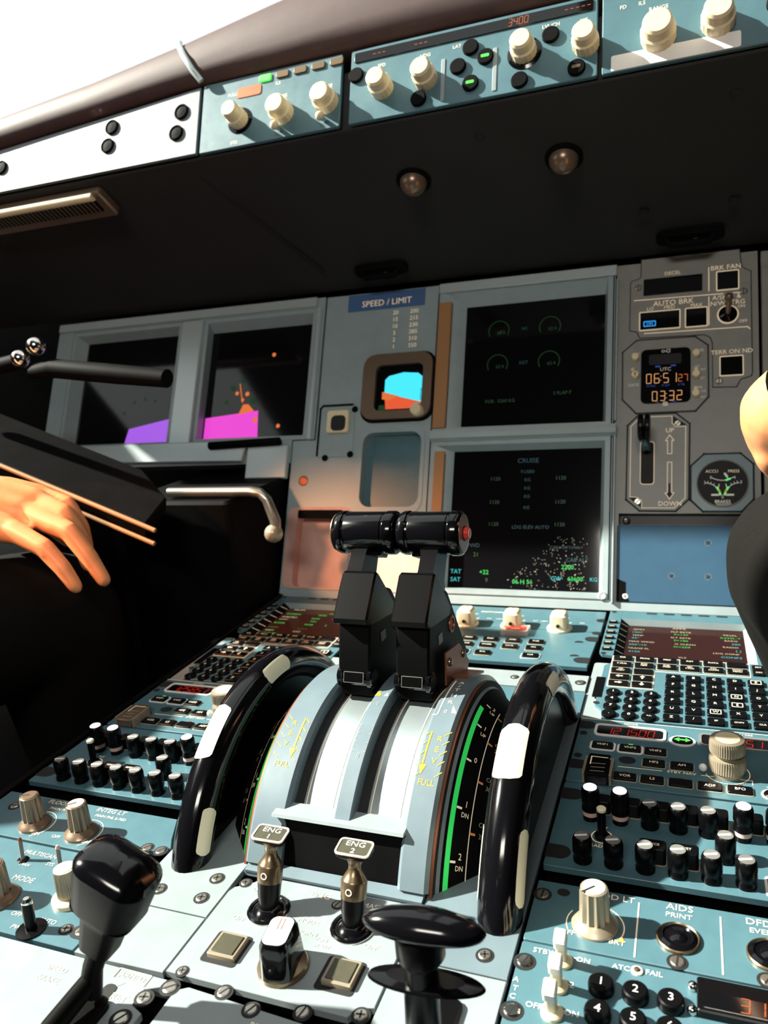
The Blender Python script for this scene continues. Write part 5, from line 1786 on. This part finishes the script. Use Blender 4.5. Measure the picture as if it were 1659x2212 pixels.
# ================================================================ PEOPLE
def flesh(name, shapes, m, parent, vox=0.0026, smooth=8):
    """one continuous surface grown from overlapping tapered limbs"""
    mb = MB()
    for pts, rad in shapes:
        P = [Vector(p) for p in pts]
        # densify and round the ends
        Q, Rr = [], []
        for i in range(len(P) - 1):
            for k in range(6):
                u = k / 6
                Q.append(P[i].lerp(P[i + 1], u))
                Rr.append(rad[i] + (rad[i + 1] - rad[i]) * u)
        Q.append(P[-1])
        Rr.append(rad[-1])
        e = (P[-1] - P[-2]).normalized()
        s0 = (P[0] - P[1]).normalized()
        Q = [P[0] + s0 * rad[0] * .9, P[0] + s0 * rad[0] * .55] + Q + [P[-1] + e * rad[-1] * .55, P[-1] + e * rad[-1] * .9]
        Rr = [rad[0] * .35, rad[0] * .82] + Rr + [rad[-1] * .82, rad[-1] * .35]
        mb.tube(Q, Rr, m, 18)
    o = build(mb, name, root_at(parent))
    r = o.modifiers.new('r', 'REMESH')
    r.mode = 'VOXEL'
    r.voxel_size = vox
    s_ = o.modifiers.new('s', 'SMOOTH')
    s_.factor = .5
    s_.iterations = smooth
    dg = bpy.context.evaluated_depsgraph_get()
    bpy.context.view_layer.update()
    me = bpy.data.meshes.new_from_object(o.evaluated_get(bpy.context.evaluated_depsgraph_get()))
    o.modifiers.clear()
    o.data = me
    me.name = name
    if not me.materials:
        me.materials.append(m)
    me.polygons.foreach_set('use_smooth', [True] * len(me.polygons))
    o.parent = parent
    return o

t = thing('person', 'person at the left in dark trousers, bare hand resting over the knee', 'person', 'world', (-520, 400, -560))
flesh('body', [
    ([(-640, 330, 300), (-560, 470, 235), (-505, 560, 196)], [38, 32, 25]),
    ([(-505, 560, 196), (-470, 580, 186), (-432, 590, 172)], [25, 21, 15]),
    ([(-505, 556, 190), (-465, 566, 172), (-425, 570, 157)], [22, 20, 13]),
    ([(-503, 566, 197), (-462, 596, 190), (-428, 608, 180)], [23, 19, 14]),
    ([(-505, 570, 196), (-466, 610, 188), (-440, 626, 181)], [22, 18, 13]),
    ([(-425, 568, 160), (-387, 568, 142), (-369, 568, 122), (-357, 568, 103)], [11.2, 9.8, 8.6, 7.2]),
    ([(-432, 591, 174), (-377, 593, 152), (-358, 593, 126), (-344, 593, 102)], [11.8, 10.2, 9, 7.4]),
    ([(-428, 608, 180), (-395, 609, 166), (-380, 610, 138), (-376, 610, 112)], [12, 10.8, 9.4, 8]),
    ([(-440, 626, 181), (-410, 630, 170), (-396, 630, 146), (-394, 630, 122)], [11.5, 10.4, 9, 7.8]),
    ([(-500, 600, 178), (-470, 634, 158), (-452, 648, 142), (-438, 652, 126)], [16, 12, 10.5, 9]),
], SKIN, t)
flesh('trousers', [
    ([(-620, 60, 70), (-540, 350, 72), (-452, 622, 48)], [96, 86, 74]),
    ([(-452, 622, 48), (-456, 640, -120), (-480, 650, -470)], [74, 62, 52]),
], CLOTH, t, .006, 6)
t = thing('person', 'person at the right edge in black trousers, bare hand bent on the knee', 'person', 'world', (330, 400, -560))
flesh('body', [
    ([(325, 420, 400), (300, 520, 320), (276, 588, 262)], [40, 34, 26]),
    ([(276, 588, 262), (260, 604, 240), (264, 614, 222)], [26, 29, 27]),
    ([(260, 604, 236), (285, 618, 216), (312, 630, 208)], [27, 24, 17]),
    ([(262, 600, 226), (254, 606, 210), (262, 614, 197), (280, 622, 190)], [18, 13, 11, 9]),
    ([(312, 622, 206), (340, 628, 196), (356, 634, 176), (360, 638, 156)], [12, 10.6, 9.4, 8]),
    ([(312, 634, 204), (340, 646, 194), (356, 654, 172), (358, 658, 152)], [12, 10.8, 9.4, 8]),
    ([(308, 646, 202), (334, 662, 190), (348, 670, 168), (348, 674, 148)], [11.6, 10.4, 9.2, 7.8]),
    ([(304, 656, 200), (324, 672, 186), (334, 680, 166), (334, 682, 148)], [10.8, 9.6, 8.4, 7.2]),
], SKIN, t)
flesh('trousers', [
    ([(440, 80, 110), (366, 360, 126), (283, 600, 134)], [92, 82, 62]),
    ([(283, 600, 134), (328, 620, 6), (384, 640, -440)], [62, 57, 50]),
], CLOTH, t, .006, 6)
mb = MB()
mb.M = axisM((277, 580, 262), (.35, -.9, .8))
mb.lathe(0, 0, [(29, -7), (30.5, -5), (30.5, 5), (29, 7)], BLACK, 32)
part(mb, 'wrist_strap', t)

# ================================================================ CABIN SHELL
def struct(mb, name):
    o = build(mb, name)
    o['kind'] = 'structure'
    return o
mb = MB()
mb.add([], [], FLOORM)
mb.plate(-1150, -1300, 1150, 1900, -600, -560, FLOORM, 1, 0)
struct(mb, 'floor')
def slab(name, pts, th_, m=INTER):
    """thick flat polygon; thickness grows away from the cabin centre"""
    P = [Vector(p) for p in pts]
    n = (P[1] - P[0]).cross(P[2] - P[0]).normalized()
    c = sum(P, Vector()) / len(P)
    if n.dot(c - Vector((0, 300, 200))) < 0:
        n = -n
    mb = MB()
    mb.loops([[tuple(p) for p in P], [tuple(p + n * th_) for p in P]], m)
    return struct(mb, name)
slab('wall_back', [(-1150, -1300, -600), (1150, -1300, -600), (1150, -1300, 1250), (-1150, -1300, 1250)], 30)
slab('wall_right', [(1120, -1300, -600), (1120, 1900, -600), (1120, 1900, 1250), (1120, -1300, 1250)], 30)
slab('ceiling', [(-1150, -1300, 1180), (1150, -1300, 1180), (1150, 330, 1180), (-1150, 330, 1180)], 30)
slab('wall_left', [(-1120, -1300, -600), (-1120, 1900, -600), (-1120, 1900, 650), (-1120, -1300, 650)], 30)
slab('wall_front', [(-1150, 1500, -600), (1150, 1500, -600), (1150, 1500, 600), (-1150, 1500, 600)], 30)
slab('trim_1', [(-1120, -1300, 650), (-1120, -250, 650), (-1120, -250, 1200), (-1120, -1300, 1200)], 30)
# centre windscreen post
for i, (x0, x1, x2, x3) in enumerate(((60, 130, 40, 110),)):
    slab('trim_%d' % (2 + i), [(x0, 1500, 600), (x1, 1500, 600), (x3, 330, 1180), (x2, 330, 1180)], 40, INTER)
slab('trim_3', [(330, 1500, 600), (1120, 1500, 600), (1120, 330, 1180), (330, 330, 1180)], 40, INTER)  # added slab out of view, blocks light from the right windscreen
# glazing
GL = bpy.data.materials.new('window_glass')
GL.use_nodes = True
nt = GL.node_tree
nt.nodes.remove(nt.nodes['Principled BSDF'])
tr = nt.nodes.new('ShaderNodeBsdfTransparent')
tr.inputs['Color'].default_value = (.96, .98, .97, 1)
gs = nt.nodes.new('ShaderNodeBsdfGlossy')
gs.inputs['Roughness'].default_value = .02
mx = nt.nodes.new('ShaderNodeMixShader')
mx.inputs['Fac'].default_value = .04
nt.links.new(tr.outputs['BSDF'], mx.inputs[1])
nt.links.new(gs.outputs['BSDF'], mx.inputs[2])
nt.links.new(mx.outputs['Shader'], nt.nodes['Material Output'].inputs['Surface'])
slab('window_1', [(-1120, 1490, 606), (60, 1490, 606), (40, 334, 1176), (-1120, 334, 1176)], 6, GL)
slab('window_2', [(130, 1490, 606), (330, 1490, 606), (330, 334, 1176), (110, 334, 1176)], 6, GL)
slab('window_3', [(-1116, -250, 652), (-1116, 1410, 652), (-1116, 334, 1176), (-1116, -250, 1176)], 6, GL)

# ================================================================ LIGHT
w = bpy.data.worlds.new('sky')
scene.world = w
w.use_nodes = True
bg = w.node_tree.nodes['Background']
bg.inputs['Color'].default_value = (1.0, 1.0, 1.0, 1)
bg.inputs['Strength'].default_value = 1.18
sl = bpy.data.lights.new('sun', 'SUN')
sl.energy = 20.0
sl.angle = R(1.2)
sl.color = (1.0, 0.93, 0.82)
so = bpy.data.objects.new('sun', sl)
COL.objects.link(so)
sd = Vector((-0.75, -0.12, 0.625)).normalized()
so.rotation_euler = sd.to_track_quat('Z', 'Y').to_euler()
so.location = sd * 5

def area_lamp(name, loc, to, sx, sy, power, col):
    l = bpy.data.lights.new(name, 'AREA')
    l.shape = 'RECTANGLE'
    l.size, l.size_y = sx, sy
    l.energy = power
    l.color = col
    o = bpy.data.objects.new(name, l)
    COL.objects.link(o)
    o.location = loc
    o.rotation_euler = (Vector(loc) - Vector(to)).to_track_quat('Z', 'Y').to_euler()
    return o
area_lamp('rear_fill_lamp', (0.15, -0.75, 1.12), (0.0, 0.9, 0.2), 0.5, 0.3, 13.0, (1.0, 0.95, 0.86))  # added fill lamp without a fixture, brightens the shaded instrument panel
spl = bpy.data.lights.new('warm_fill_spot', 'SPOT')  # added warm spot out of view, tints left-facing surfaces orange
spl.energy = 16.0
spl.color = (1.0, 0.42, 0.18)
spl.spot_size = R(34)
spl.spot_blend = 0.7
spl.shadow_soft_size = 0.03
spo = bpy.data.objects.new('warm_fill_spot', spl)
COL.objects.link(spo)
spo.location = (-0.56, 0.34, 0.46)
spo.rotation_euler = (Vector(spo.location) - Vector((-0.23, 0.78, 0.03))).to_track_quat('Z', 'Y').to_euler()

# ================================================================ CAMERA
th_, ph_ = R(21.4), R(14.0)
Rv = Vector((cos(th_), sin(th_) * cos(ph_), -sin(th_) * sin(ph_)))
Uv = Vector((0, sin(ph_), cos(ph_)))
Fv = Vector((-sin(th_), cos(th_) * cos(ph_), -cos(th_) * sin(ph_)))
cam = bpy.data.cameras.new('camera')
cam.sensor_fit = 'HORIZONTAL'
cam.sensor_width = 36.0
cam.lens = 36.0 * 1700 / 1659
cam.clip_start = 0.02
cam.dof.use_dof = True
cam.dof.focus_distance = 0.52
cam.dof.aperture_fstop = cam.lens * .001 / 0.0024 
co = bpy.data.objects.new('camera', cam)
COL.objects.link(co)
M = Matrix((Rv, Uv, -Fv)).transposed().to_4x4()
M.translation = Vector((0.2016, 0, 0.32))
co.matrix_world = M
scene.camera = co
vs = scene.view_settings
vs.view_transform = 'Standard'
vs.look = 'None'
vs.exposure = 0.0
vs.gamma = 1.0
vs.use_curve_mapping = False
scene.cycles.use_denoising = True
scene.cycles.max_bounces = 8
scene.cycles.transparent_max_bounces = 12
